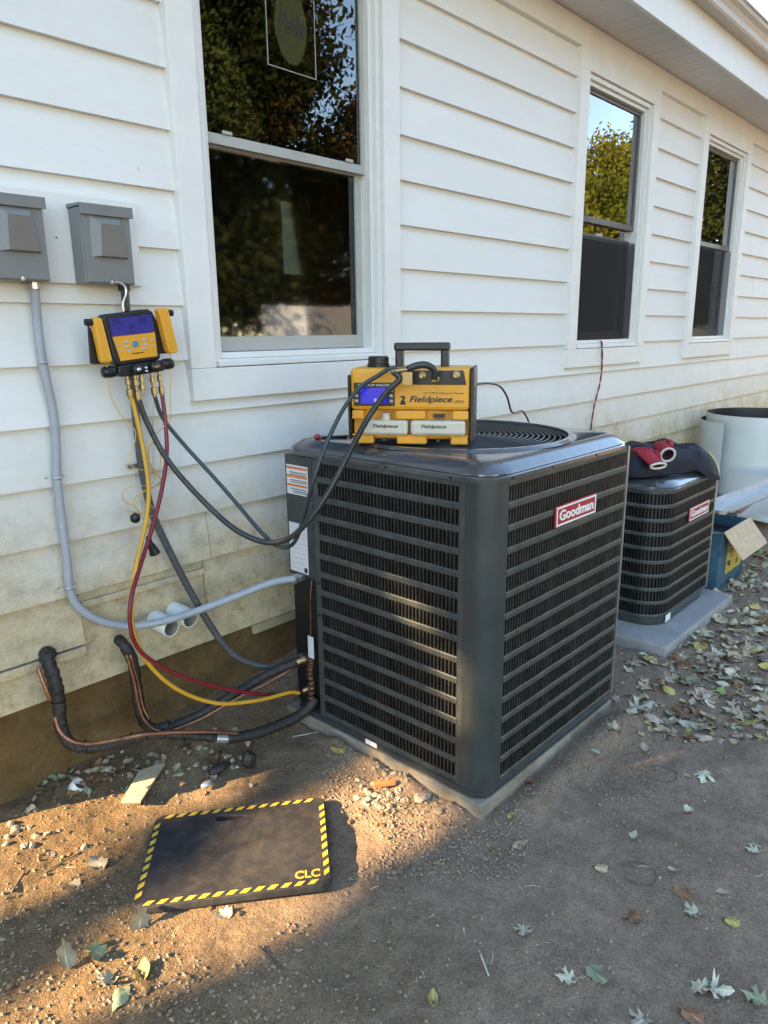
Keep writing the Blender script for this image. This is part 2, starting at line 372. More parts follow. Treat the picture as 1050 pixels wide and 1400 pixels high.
_txt_cache = {}
def text_mesh(body, shear=0.0, bold=0.0, ext=0.02, spacing=1.0):
    key = (body, shear, bold, ext, spacing)
    if key not in _txt_cache:
        cu = bpy.data.curves.new('t', 'FONT'); cu.body = body; cu.shear = shear; cu.offset = bold; cu.extrude = ext; cu.size = 1.0; cu.space_character = spacing; cu.resolution_u = 3
        ob = bpy.data.objects.new('t', cu); COL.objects.link(ob); bpy.context.view_layer.update()
        me = bpy.data.meshes.new_from_object(ob.evaluated_get(bpy.context.evaluated_depsgraph_get()))
        bpy.data.objects.remove(ob); bpy.data.curves.remove(cu)
        v = np.array([x.co[:] for x in me.vertices]); f = [tuple(p.vertices) for p in me.polygons]; bpy.data.meshes.remove(me)
        v[:, 0] -= v[:, 0].min(); v[:, 1] -= v[:, 1].min(); _txt_cache[key] = (v, f)
    return _txt_cache[key]
def lettering(body, org, ex, ey, w, h, mat, parent, thick=.0012, local=False, name='lettering', **k):
    """org: lower-left corner; ex, ey: unit writing axes; fitted to w x h"""
    v, f = text_mesh(body, **k); ex = np.array(ex, float); ey = np.array(ey, float); en = np.cross(ex, ey)
    sx = w/v[:, 0].max(); sy = h/v[:, 1].max(); z = v[:, 2]-v[:, 2].min(); z = z/(z.max()+1e-9)
    Q = np.array(org, float)+np.outer(v[:, 0]*sx, ex)+np.outer(v[:, 1]*sy, ey)+np.outer(z*thick, en)
    me = bpy.data.meshes.new(name); me.from_pydata([tuple(q) for q in Q], [], f); me.update()
    return link(name, me, mat, parent, local=local)


# ------------------------------------------------------------------ ground
def gz0(x, y):
    z = (.03+.115*min(1, max(0, (x-.6)/1.3)))*smooth01((y+.36)/.40)
    z += .185*smooth01((x-4.5)/1.0)*smooth01((y+3.2)/1.6)
    return z
def gz(x, y):
    z = gz0(x, y)
    if -.5 < x < 9 and -4.5 < y < .3:
        z += .020*(mnoise.fractal((x*1.7, y*1.7, 3.1), 1.0, 2.0, 3))
        z += .0065*(mnoise.fractal((x*9, y*9, 1.1), .8, 2.1, 4))
        z += (.0032*mnoise.noise((x*34, y*34, 0))+.0022*mnoise.noise((x*70, y*70, 4)))*(.45+.9*smooth01((1.75-x)/.8))
        # the dirt is banked up left of the first pad
        z += .022*math.exp(-(((x-1.50)/.14)**2+((y+.62)/.30)**2))
        z += .050*math.exp(-(((x-2.36)/.22)**2+((y+1.185)/.07)**2))+.030*math.exp(-(((x-1.95)/.25)**2+((y+1.17)/.05)**2))
        z += .028*math.exp(-((x-1.565)/.030)**2)*smooth01((y+1.12)/.12)*smooth01((-.25-y)/.1)*(.55+.9*mnoise.noise((y*9, 2, x*5)))
        # pressed flat under the kneeling pad
        dx, dy = x-1.03, y+.67; c, s_ = math.cos(R(-40)), math.sin(R(-40))
        u, v = dx*c+dy*s_, -dx*s_+dy*c
        k = smooth01((.33-abs(u))/.07)*smooth01((.28-abs(v))/.07)
        z = z*(1-k)+.004*k
    return z
def axis(lo, hi, step, far, g=1.22):
    a = list(np.arange(lo, hi, step)); s = step; v = a[-1]; up = []
    while v < far: s *= g; v += s; up.append(v)
    s = step; v = a[0]; dn = []
    while v > -far: s *= g; v -= s; dn.append(v)
    return dn[::-1]+a+up
xs = axis(.15, 4.6, .0115, 150); ys = axis(-2.3, .10, .0115, 150)
gv = [(x, y, gz(x, y)) for y in ys for x in xs]; nx = len(xs)
gf = [(j*nx+i, j*nx+i+1, (j+1)*nx+i+1, (j+1)*nx+i) for j in range(len(ys)-1) for i in range(nx-1)]
gm = bpy.data.meshes.new('ground'); gm.from_pydata(gv, [], gf); gm.update()
ground = link('ground', gm, MT['soil'], smooth=True); ground['kind'] = 'structure'

# ------------------------------------------------------------------ house
HX0, HX1 = .37, 12.0
house = empty('house', (HX0, 0, 0), 'white lap sided house with three tall windows and a grey soffit', 'house')
WIN = [(1.378, 2.448), (3.940, 4.990), (5.775, 6.850)]
ZT0, ZT1 = 1.235, 2.945            # outer bottom and top of the window trim
Z0, EXPO = .661, .1777
core = MB(); xa = HX0+.01
for a, b in WIN:
    core.box((xa, .016, .36), (a+.09, .10, 3.06)); core.box((a+.09, .016, .36), (b-.09, .10, ZT0+.10)); core.box((a+.09, .016, ZT1-.10), (b-.09, .10, 3.06)); xa = b-.09
core.box((xa, .016, .36), (HX1, .10, 3.06)); core.build('sheathing', MT['core'], house)

def board(x0, x1, z0, z1, lip=0.0, back=.0135, name='siding_board'):
    lip -= .010
    """one lapped board: thick at its lower edge, its top tucked under the next"""
    poly = [(x0, lip, z0), (x0, .0155, z0), (x0, .0155, z1), (x0, back, z1)]
    return MB().prism(poly, (x1-x0, 0, 0)).build(name, MT['siding'], house)
joints = {3: [2.155, 5.38, 7.05], 2: [6.038, 3.4], 1: [5.432, 2.9, 8.4], 0: [1.414, 4.944], 9: [], 6: [7.35], 8: [7.132], 5: [8.1]}
for k in range(0, 13):
    z0 = Z0+EXPO*k; z1 = min(z0+EXPO+.028, 2.960)
    if z0 > 2.94: break
    cuts = []
    if z0+EXPO > ZT0+.02:
        x = HX0+.1
        for a, b in WIN: cuts.append((x, a)); x = b
        cuts.append((x, HX1))
    else: cuts = [(HX0+.1, HX1)]
    if z0 < ZT0 < z0+EXPO:
        for a, b in WIN: board(a, b, z0, 1.30)
    for a, b in cuts:
        js = [j for j in joints.get(k, [9.3+.2*(k % 4)]) if a+.1 < j < b-.1]
        e = [a]+js+[b]
        for i in range(len(e)-1):
            board(e[i]+(.0012 if i else 0), e[i+1]-(.0012 if i < len(e)-2 else 0), z0+random.uniform(-.0015, .0015), z1, random.uniform(-.0015, .0015))
# two lowest courses with the patched panel round the pipes
ZA, ZB = .483, .343
board(HX0+.1, .919, ZA+.006, Z0+.028); board(1.388, HX1, ZA, Z0+.028)
MB().prism([(.9215, .006, ZA-.002), (.9215, .015, ZA-.002), (.9215, .015, .652), (.9215, .010, .652)], (.4635, 0, 0)).build('patch_panel', MT['siding'], house)
bx('batten_strip', (.924, -.006, .606), (1.383, .005, .628), MT['siding'], house, bevel=.002)
bx('batten_strip', (HX0+.1, -.014, ZA-.030), (.919, -.0005, ZA-.002), MT['siding'], house, bevel=.002)
board(HX0+.1, 3.3, ZB, ZA+.02, .001); board(3.3025, HX1, ZB, ZA+.02, .001)
for x in (.9203, 1.3865): MB().tube([(x, .003, .50), (x+.001, .003, .58), (x-.001, .003, .648)], .0022, 6).build('caulk_seam', MT['siding'], house)
bx('ledger_scrap', (1.60, .012, .290), (2.6, .030, .330), MT['wood'], house, bevel=.002)
bx('corner_board', (HX0-.012, -.014, .343), (HX0+.0995, .015, 2.945), MT['trim'], house, bevel=.003)
bx('frieze_board', (HX0, -.018, 2.946), (HX1, .0155, 3.068), MT['trim'], house, bevel=.002)
# plinth: rough parging set back under the boards
bx('foundation', (HX0+.03, .034, -.4), (HX1, .30, .352), MT['foundation'], house)
bx('side_wall', (HX0, .30, .2), (HX0+.12, 7.0, 3.1), MT['siding'], house); bx('foundation_side', (HX0+.04, .301, -.4), (HX0+.2, 7.0, .2), MT['foundation'], house)
bx('rear_wall', (HX0+.13, 6.9, -.2), (HX1, 7.0, 3.1), MT['siding'], house); bx('end_wall', (HX1-.12, .31, -.2), (HX1-.01, 6.89, 3.1), MT['siding'], house)
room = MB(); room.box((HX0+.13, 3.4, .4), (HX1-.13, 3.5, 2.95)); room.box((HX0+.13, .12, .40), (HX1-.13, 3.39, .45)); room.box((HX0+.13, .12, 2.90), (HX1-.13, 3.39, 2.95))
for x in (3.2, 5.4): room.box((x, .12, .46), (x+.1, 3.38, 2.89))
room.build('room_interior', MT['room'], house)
# eave
n = int((HX1-HX0)/.15)
sp = MB().prism([(0, -.300, 3.070), (0, -.014, 3.070), (0, -.014, 3.078), (0, -.300, 3.078)], (.1475, 0, 0)).mesh('soffit_panel')
for i in range(n):
    o = link('soffit_panel', sp, MT['soffit'], house); o.location = Vector((HX0+.15*i, 0, 0))-Vector(house.location)
    b = o.modifiers.new('bevel', 'BEVEL'); b.width = .002; b.segments = 1
bx('soffit_backing', (HX0, -.3, 3.0785), (HX1, .1, 3.10), MT['soffit'], house)
bx('fascia_board', (HX0-.2, -.325, 3.052), (HX1+.2, -.301, 3.30), MT['trim'], house, bevel=.003)
gp = [(-.327, 3.345), (-.327, 3.255), (-.395, 3.252), (-.405, 3.262), (-.409, 3.290), (-.425, 3.312), (-.447, 3.328), (-.452, 3.350), (-.462, 3.351), (-.462, 3.360), (-.445, 3.360), (-.438, 3.335), (-.418, 3.319), (-.402, 3.294), (-.398, 3.268), (-.390, 3.260), (-.334, 3.262), (-.334, 3.345)]
MB().prism([(HX0-.2, y, z) for y, z in gp], (HX1-HX0+.4, 0, 0)).build('gutter', MT['gutter'], house)
rp = [(-.40, 3.362), (3.5, 4.70), (7.4, 3.362), (7.4, 3.32), (3.5, 4.64), (-.40, 3.32)]
MB().prism([(HX0-.25, y, z) for y, z in rp], (HX1-HX0+.5, 0, 0)).build('roof', MT['roof'], house)
MB().prism([(HX0, .13, 3.11), (HX0, 6.8, 3.11), (HX0, 3.5, 4.55)], (.1, 0, 0)).build('gable_wall', MT['siding'], house)

def ring(x0, x1, z0, z1, w, ya, yb, wb=None, wt=None):
    wb = wb or w; wt = wt or w
    return MB().box((x0, ya, z0), (x0+w, yb, z1)).box((x1-w, ya, z0), (x1, yb, z1)).box((x0+w, ya, z0), (x1-w, yb, z0+wb)).box((x0+w, ya, z1-wt), (x1-w, yb, z1))
for wi, (a, b) in enumerate(WIN):
    sash = MT['sash_grey'] if wi == 0 else MT['sash_dark']
    w = MB().box((a, -.030, ZT0), (b, .0155, ZT0+.108)).build('window', MT['trim'], house, bevel=.002)
    w['label'] = ['window nearest the grey boxes', 'window with a red wire over its sill', 'window farthest along the wall'][wi]
    w.name = 'window'
    for q in (((a, -.030, ZT0+.1085), (a+.098, .0155, ZT1-.1055)), ((b-.098, -.030, ZT0+.1085), (b, .0155, ZT1-.1055)), ((a, -.030, ZT1-.105), (b, .0155, ZT1))):
        bx('casing_board', q[0], q[1], MT['trim'], w, bevel=.002)
    x0, x1, z0, z1 = a+.1, b-.1, ZT0+.110, ZT1-.107
    ring(x0, x1, z0, z1, .026, -.014, .10).build('outer_frame', MT['vinyl'], w, bevel=.003)
    ring(x0+.0265, x1-.0265, z0+.0265, z1-.0265, .022, .004, .098).build('jamb_liner', MT['vinyl'], w, bevel=.003)
    bx('sill', (x0+.012, -.030, z0+.001), (x1-.012, -.0142, z0+.020), MT['vinyl'], w, bevel=.003)
    xi0, xi1, zi0, zi1 = x0+.050, x1-.050, z0+.050, z1-.050
    zr = 2.098
    ring(xi0, xi1, zr-.016, zi1, .017, .030, .052, .034, .020).build('upper_sash', sash, w, bevel=.002)
    bx('upper_pane', (xi0+.0175, .040, zr+.0185), (xi1-.0175, .044, zi1-.0205), MT['glass'], w)
    lz = zr+.010 if wi != 1 else zr-.075
    ring(xi0, xi1, zi0, lz, .030, .058, .082, .052, .030).build('lower_sash', sash if wi else MT['sash_grey'], w, bevel=.002)
    bx('lower_pane', (xi0+.0305, .068, zi0+.0525), (xi1-.0305, .072, lz-.0305), MT['glass_low'], w)
    if wi == 1: bx('vent_pane', (xi0+.0305, .060, lz+.001), (xi1-.0305, .064, zr-.017), MT['glass'], w)
    if wi == 1: bx('vent_lock', (xi0+.28, .053, lz-.002), (xi0+.36, .0805, lz+.012), MT['sash_grey'], w)
    for s in (.12, .88): bx('sash_lock', (xi0+(xi1-xi0)*s-.02, .024, zr+.0185), (xi0+(xi1-xi0)*s+.02, .029, zr+.030), sash, w, bevel=.002)
    if wi:
        scm, snt, sb_ = nodes('insect_screen'); sb_.inputs['Base Color'].default_value = (.006, .006, .0065, 1); sb_.inputs['Alpha'].default_value = [0, .48, .24][wi]; sb_.inputs['Roughness'].default_value = .8
        bx('insect_screen', (xi0+.002, .0125, zi0+.002), (xi1-.002, .0135, (zr if wi == 2 else lz)-.02), scm, w)
    if wi == 0:
        a0, a1 = P(387, 330, Y=.10), P(419, 330, Y=.10); bx('paper_sheet', (a0[0], .100, P(400, 375, Y=.10)[2]), (a1[0], .103, P(400, 277, Y=.10)[2]), MT['board_green'], w)
        # manufacturer's see-through sticker on the upper pane
        st = ring(P(365, 50, .036)[0], P(431, 50, .036)[0], P(398, 98, .036)[2], P(398, 98, .036)[2]+.36, .0022, .0365, .0378).build('sticker_outline', MT['button'], w)
        cx, cz = P(398, 45, .036)[0], P(398, 40, .036)[2]
        om, ont, ob_ = nodes('sticker_film'); ob_.inputs['Base Color'].default_value = (.20, .19, .04, 1); ob_.inputs['Alpha'].default_value = .13; ob_.inputs['Roughness'].default_value = .4
        MB().prism([(cx+.075*math.cos(a), .0368, cz+.01+.125*math.sin(a)) for a in np.linspace(0, 2*math.pi, 36, endpoint=False)], (0, -.0004, 0)).build('sticker_oval', om, w)
        lettering('Pella', (cx-.062, .0360, cz-.02), (1, 0, 0), (0, 0, 1), .125, .075, MT['ink'], w, shear=.45, bold=-.008)

for px, py, w_, h_ in ((189, 236, .0008, .030), (181, 241, .012, .0008), (191, 244, .003, .0008)):
    q = P(px, py, Y=-.003); bx('pencil_mark', (q[0]-w_, -.0052, q[2]-h_/2), (q[0]+w_, -.0040, q[2]+h_/2), MT['button'], house)
q = P(77, 325, Y=-.024); bx('screw_hole', (q[0]-.0025, -.0246, q[2]-.0025), (q[0]+.0025, -.0235, q[2]+.0025), MT['ink'], house)
# ------------------------------------------------------------------ trees round the yard
def tree(name, label, pos, h, crown, nleaf, lsize, mat, group=None, cull=None, trunk_r=.16, seed=0):
    r = np.random.default_rng(seed); root = empty(name, (pos[0], pos[1], gz0(*pos)), label, 'tree', group)
    m = MB(); p0 = np.array([0, 0, -.1]); bend = r.normal(0, .04*h, 2)
    top = np.array([bend[0], bend[1], h*.86])
    path = catmull([p0, (bend[0]*.2, bend[1]*.2, h*.3), (bend[0]*.7, bend[1]*.5, h*.6), top], 5)
    m.tube(path, list(np.linspace(trunk_r, .03, len(path))), 9)
    m.build('trunk', MT['bark'], root, local=True, smooth=True)
    z0, z1, rad = crown; cl = []
    for i in range(26):
        t = (i+.5)/26; z = z0+(z1-z0)*t; a = i*2.4+r.normal(0, .3)
        rr = rad*(.35+.75*math.sin(math.pi*min(.97, .12+.86*t)))*r.uniform(.6, 1.05)
        tip = np.array([bend[0]*t+rr*math.cos(a), bend[1]*t+rr*math.sin(a), z+.25*rr])
        st = np.array([bend[0]*.7*z/h, bend[1]*.6*z/h, max(h*.18, z-.35*rr)])
        lm = MB().tube(catmull([st, (st+tip)/2+np.array([0, 0, .1*rr]), tip], 4), list(np.linspace(trunk_r*.32, .012, 9)), 5)
        if i % 3 == 0 and (cull is None or not cull(np.array([st, (st+tip)/2, tip])+np.array([pos[0], pos[1], 0])).any()): lm.build('limb', MT['bark'], root, local=True, smooth=True)
        for f in (.45, .75, 1.0): cl.append((st+(tip-st)*f, rad*(.20+.18*f)))
    k = nleaf//len(cl); C = np.repeat(np.array([c for c, _ in cl]), k, 0); S = np.repeat(np.array([s for _, s in cl]), k)
    q = r.normal(0, 1, (len(C), 3)); q /= np.linalg.norm(q, axis=1)[:, None]; q *= (S*r.uniform(.15, 1.25, len(C))**.7)[:, None]
    c = C+q*np.array([1, 1, .8]); c = c[c[:, 2] > .15]
    if cull is not None: c = c[~cull(c+np.array([pos[0], pos[1], gz0(*pos)]))]
    n = len(c); a = r.normal(0, 1, (n, 3)); a /= np.linalg.norm(a, axis=1)[:, None]; b = np.cross(a, r.normal(0, 1, (n, 3))); b /= np.linalg.norm(b, axis=1)[:, None]
    s = (lsize*r.uniform(.6, 1.3, n))[:, None]
    V = np.stack([c-a*s, c-b*s*.55, c+a*s, c+b*s*.55], 1).reshape(-1, 3)
    me = bpy.data.meshes.new('crown'); me.vertices.add(4*n); me.vertices.foreach_set('co', V.ravel())
    me.loops.add(4*n); me.loops.foreach_set('vertex_index', np.arange(4*n)); me.polygons.add(n)
    me.polygons.foreach_set('loop_start', np.arange(0, 4*n, 4)); me.polygons.foreach_set('loop_total', np.full(n, 4)); me.update(calc_edges=True)
    link('crown', me, mat, root, local=True)
    return root
C_DARK = crown_mat('crown_dark', (.014,.020,.010), (.045,.055,.018)); C_YEL = crown_mat('crown_autumn', (.11,.125,.022), (.26,.235,.045)); C_MID = crown_mat('crown_mid', (.05,.07,.012), (.17,.18,.03)); C_RUST = crown_mat('crown_rust', (.05,.035,.015), (.17,.11,.035))
u_ax = np.array([-math.sin(R(SUN_AZ)), math.cos(R(SUN_AZ))]); s_ax = np.array([math.cos(R(SUN_AZ)), math.sin(R(SUN_AZ))])
def uv_of(p):
    p = np.asarray(p); u = p[..., :2]@u_ax; s = p[..., :2]@s_ax; return u, p[..., 2]+s*math.tan(R(SUN_EL))
def beam_gap(p):
    """cut-out in the added crowns that shapes the sun pool by the condenser"""
    u, v = uv_of(p)
    g = (u > -.53+.75*np.clip(v-.48, 0, 1)+.03*np.sin(v*23)) & (u < .6) & (v > .02) & (v < .80)
    return g
def gap_wide(p):
    p = np.asarray(p); g = beam_gap(p); e = np.array([*u_ax, 0])
    for a in np.linspace(0, 2*math.pi, 10, endpoint=False): g |= beam_gap(p+.16*(math.cos(a)*e+math.sin(a)*np.array([0, 0, 1.0])))
    u, v = uv_of(p)
    g &= ~(np.abs(u-(-.29+.87*(v-.30))) < .036)                # leaves left in to cast a slanted shadow streak
    g |= (np.hypot((u+.305)/.15, (v-1.26)/.18) < 1) | (np.hypot((u+.12)/.17, (v-1.48)/.115) < 1) | (np.hypot((u-.15)/.15, (v-1.40)/.085) < 1)  # further leaf cut-outs that throw sun patches onto the near condenser
    return g
def back_of(u, v, dist):
    """place on the ground under the sun ray (u, v), dist metres up-sun"""
    return u*u_ax-dist*s_ax
UPS = ((1.7, 8.6, 7.5), (.3, 9.4, 8.0), (-1.2, 8.4, 7.6), (-2.7, 9.3, 8.0), (-4.2, 8.6, 7.6), (-5.9, 9.4, 8.0), (-.4, 11.8, 9.0), (-2.2, 12.4, 9.0), (-4.4, 12.0, 9.0))  # unseen trees added to keep the sun off most of the yard
UPL = ['tall added shade tree past the house corner', 'dense added shade tree, cut open to light the kneeling pad', 'bushy added shade tree up-sun of the condenser', 'broad added shade tree left of the yard', 'leafy added shade tree at the yard edge', 'outermost added shade tree at the yard edge', 'tall added rear shade tree nearest the house line', 'tall added rear shade tree in the middle of the row', 'tall added rear shade tree at the end of the row']
for i, (u, dist, h) in enumerate(UPS):
    pos = back_of(u, 0, dist)
    tree('yard_tree', UPL[i], (pos[0], pos[1]), h, (.3, h, 1.75), 13000, .17, C_MID, 'added shade trees up-sun beyond the house corner', gap_wide, seed=20+i)
for j, (x, y, h, rad, m, n) in enumerate(((5.0, -13.0, 10.5, 2.9, C_DARK, 60000), (9.0, -12.0, 11.5, 3.2, C_DARK, 64000), (13.6, -13.5, 9.5, 2.6, C_RUST, 52000), (11.0, -17.0, 13.5, 3.4, C_YEL, 60000), (18.5, -14.0, 8.0, 2.6, C_MID, 30000),
        (24.0, -13.5, 7.2, 2.6, C_YEL, 34000), (29.0, -13.0, 7.0, 2.7, C_MID, 34000), (34.5, -14.5, 9.5, 3.0, C_YEL, 30000), (39.0, -12.5, 13.0, 3.8, C_DARK, 16000), (46.0, -14.0, 14.0, 4.0, C_DARK, 16000))):
    tree('yard_tree', ['dark leafy tree mirrored at the left of the near window', 'dark leafy tree mirrored in the middle of the near window', 'russet tree mirrored at the right of the near window', 'tall autumn tree rising behind the dark window trees', 'green tree between the near and middle window reflections', 'low autumn tree mirrored in the middle window', 'low green tree mirrored in the middle window', 'autumn tree mirrored beyond the middle window', 'big dark tree mirrored in the farthest window', 'biggest dark tree at the end of the yard'][j], (x, y), h, (1.2, h, rad), n, .075 if n > 40000 else .10 if n > 20000 else .16, m, 'trees along the far side of the yard', seed=60+j, trunk_r=.2)
sh = empty('board_fence', (10.6, -9.6, 0), 'short run of white board fence across the yard', 'fence')
for q in range(17): bx('picket', (9.3+.155*q, -9.62, .12), (9.435+.155*q, -9.59, 2.0+random.uniform(-.02, .02)), MT['shed'], sh)
for z in (.5, 1.7): bx('rail', (9.28, -9.67, z), (11.95, -9.621, z+.09), MT['shed'], sh)

# ------------------------------------------------------------------ condensers
def rrect(x0, x1, y0, y1, r, z, n=128):
    """rounded rectangle sampled at even angles about its centre"""
    pts = []
    for cx, cy, a0 in ((x1-r, y1-r, 0), (x0+r, y1-r, 90), (x0+r, y0+r, 180), (x1-r, y0+r, 270)):
        for k in range(13):
            a = R(a0+90*k/12); pts.append((cx+r*math.cos(a), cy+r*math.sin(a)))
    c = ((x0+x1)/2, (y0+y1)/2); dense = []
    for i in range(len(pts)):
        p, q = np.array(pts[i]), np.array(pts[(i+1) % len(pts)])
        for t in np.linspace(0, 1, 12, endpoint=False): dense.append(p+(q-p)*t)
    dense = np.array(dense); ang = np.unwrap(np.arctan2(dense[:, 1]-c[1], dense[:, 0]-c[0])); rad = np.hypot(dense[:, 0]-c[0], dense[:, 1]-c[1])
    o = np.argsort(ang % (2*math.pi)); A = (ang % (2*math.pi))[o]; Rr = rad[o]
    th = np.linspace(0, 2*math.pi, n, endpoint=False); rr = np.interp(th, A, Rr, period=2*math.pi)
    return [(c[0]+rr[i]*math.cos(th[i]), c[1]+rr[i]*math.sin(th[i]), z) for i in range(n)]
def circ(cx, cy, r, z, n=128): return [(cx+r*math.cos(2*math.pi*i/n), cy+r*math.sin(2*math.pi*i/n), z) for i in range(n)]

def louvre_panel(root, path, zb, zt, rows, pitch, bar_h, finw=.0027, dep=.006, fin_angle=0.0, mats=('ac_bar', 'ac_fin')):
    """path(t in metres)->(pos, tangent, normal); rows of upright fins between level bars"""
    ln, fn = path; rp = (zt-zb)/rows; base = -Vector(root.location)
    nf = int(ln/pitch); m = MB()
    for i in range(nf+1):
        p, t, nrm = fn(min(ln, i*pitch)); ca, sa = math.cos(fin_angle), math.sin(fin_angle)
        t2 = np.array([*(t*ca+nrm*sa), 0]); n2 = np.array([*(nrm*ca-t*sa), 0])
        m.obox([*(p-nrm*(dep+.0005)), rp/2], t2*finw, n2*dep, (0, 0, (rp-bar_h)/2+.003))
    me = m.mesh('louvre_row'); me.materials.append(MT[mats[1]])
    for k in range(rows):
        o = link('louvre_row', me, None, root); o.location = base+Vector((0, 0, zb+k*rp))
    mb = MB(); st = max(2, int(ln/.02)) if ln > 0 else 2; Ls = []
    for i in range(st+1):
        p, t, nrm = fn(ln*i/st); o1 = p+nrm*.0018; o0 = p-nrm*.006
        Ls.append([(*o0, -bar_h/2), (*(p), -bar_h/2-.001), (*o1, -bar_h/2+.003), (*o1, bar_h/2-.003), (*p, bar_h/2+.001), (*o0, bar_h/2)])
    mb.loops(Ls, True, True, True); bme = mb.mesh('grille_bar'); bme.materials.append(MT[mats[0]])
    for k in range(rows+1):
        o = link('grille_bar', bme, None, root); o.location = base+Vector((0, 0, zb+k*rp))
def straight(p0, p1, nrm):
    p0 = np.array(p0, float); p1 = np.array(p1, float); ln = np.linalg.norm(p1-p0); t = (p1-p0)/ln; nrm = np.array(nrm, float)
    return ln, (lambda s: (p0+t*s, t, nrm))

def top_cover(root, x0, x1, y0, y1, r, zl, zt, hole, inset, mat, drop=.016):
    cx, cy = (x0+x1)/2, (y0+y1)/2; o = .007
    Ls = [rrect(x0, x1, y0, y1, r, zl+.002), rrect(x0-o, x1+o, y0-o, y1+o, r+o, zl), rrect(x0-o, x1+o, y0-o, y1+o, r+o, zl+.012), rrect(x0-o+.003, x1+o-.003, y0-o+.003, y1+o-.003, r+o, zl+.016),
          rrect(x0-o+.001, x1+o-.001, y0-o+.001, y1+o-.001, r+o, zl+.020), rrect(x0-o+.003, x1+o-.003, y0-o+.003, y1+o-.003, r, zl+.0235), rrect(x0+inset-.008, x1-inset+.008, y0+inset-.008, y1-inset+.008, max(.02, r-inset*.4), zt-.004), rrect(x0+inset+.012, x1-inset-.012, y0+inset+.012, y1-inset-.012, max(.02, r-inset*.5), zt),
          circ(cx, cy, hole+.028, zt), circ(cx, cy, hole+.014, zt+.008), circ(cx, cy, hole+.002, zt+.008), circ(cx, cy, hole, zt-drop), circ(cx, cy, hole-.004, zt-.10)]
    c = MB().loops(Ls).build('top_cover', mat, root, smooth=True)
    c.data.set_sharp_from_angle(angle=R(28)); return c
def fan_parts(root, cx, cy, z, rmax, step, ribs, blade_z):
    for i, r in enumerate(np.arange(.055, rmax+.001, step)):
        zz = z+.009*(1-(r/rmax)**2); n = 40 if r < .2 else 64
        m = MB(); m.tube([(cx+r*math.cos(2*math.pi*k/n), cy+r*math.sin(2*math.pi*k/n), zz) for k in range(n+1)], .0027, 6, False); m.build('guard_ring', MT['guard'], root, smooth=True)
    for k in range(ribs):
        a = 2*math.pi*k/ribs+.2
        MB().tube([(cx+r*math.cos(a), cy+r*math.sin(a), z-.004+.009*(1-(r/rmax)**2)) for r in np.linspace(.05, rmax+.012, 6)], .0034, 6).build('guard_rib', MT['guard'], root, smooth=True)
    MB().lathe([(.0, .013), (.05, .012), (.062, .008), (.062, .003), (0, .003)], (cx, cy, z)).build('guard_hub', MT['guard'], root, smooth=True)
    MB().lathe([(0, 0), (.07, 0), (.07, .1), (0, .1)], (cx, cy, blade_z-.10)).build('fan_motor', MT['dark_metal'], root)
    for k in range(3):
        a0 = 2*math.pi*k/3; Ls = []
        for r in np.linspace(.06, rmax*.93, 6):
            row = []
            for q in np.linspace(-.5, .5, 5):
                a = a0+q*1.25+.5*r; row.append((cx+r*math.cos(a), cy+r*math.sin(a), blade_z+.05*q))
            Ls.append(row)
        m = MB(); m.loops(Ls, closed=False); o = m.build('fan_blade', MT['dark_metal'], root, smooth=True); sd_ = o.modifiers.new('t', 'SOLIDIFY'); sd_.thickness = .003
    MB().loops([circ(cx, cy, rmax+.004, blade_z-.28, 48), circ(cx, cy, .0, blade_z-.281, 48)]).build('fan_shroud', MT['coil'], root)
def badge(root, x0, x1, z0, z1, y, name='badge'):
    b = bx(name, (x0, y-.007, z0), (x1, y-.0005, z1), MT['badge_red'], root, bevel=.004)
    w = .006
    ring_ = MB().box((x0+.004, y-.0085, z0+.004), (x1-.004, y-.0072, z0+.004+w)).box((x0+.004, y-.0085, z1-.004-w), (x1-.004, y-.0072, z1-.004)).box((x0+.004, y-.0085, z0+.004+w), (x0+.004+w, y-.0072, z1-.004-w)).box((x1-.004-w, y-.0085, z0+.004+w), (x1-.004, y-.0072, z1-.004-w))
    ring_.build('badge_border', MT['white'], b)
    h = z1-z0; lettering('Goodman', (x0+.022, y-.0072, z0+h*.27), (1, 0, 0), (0, 0, 1), x1-x0-.044, h*.50, MT['white'], b, bold=.022, thick=.0015)
    return b

# --- the near condenser
X0, X1, Y0, Y1, ZB1 = 1.600, 2.476, -1.100, -.225, .062
ac1 = empty('condenser_unit', (2.038, -.66, .055), 'large dark grey air conditioning condenser with a red badge, nearest the camera', 'condenser', 'outdoor condensers')
MB().loops([rrect(X0-.002, X1+.002, Y0-.002, Y1, .060, ZB1), rrect(X0-.006, X1+.006, Y0-.006, Y1+.004, .062, ZB1+.004), rrect(X0-.006, X1+.006, Y0-.006, Y1+.004, .062, ZB1+.018), rrect(X0+.001, X1-.001, Y0+.001, Y1, .058, ZB1+.020)], capA=True, capB=True).build('base_pan', MT['ac'], ac1)
ZS0, ZS1 = .093, 1.043
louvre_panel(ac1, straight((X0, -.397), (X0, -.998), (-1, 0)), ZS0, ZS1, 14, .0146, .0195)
louvre_panel(ac1, straight((1.694, Y0), (2.452, Y0), (0, -1)), ZS0, ZS1, 14, .0146, .0195)
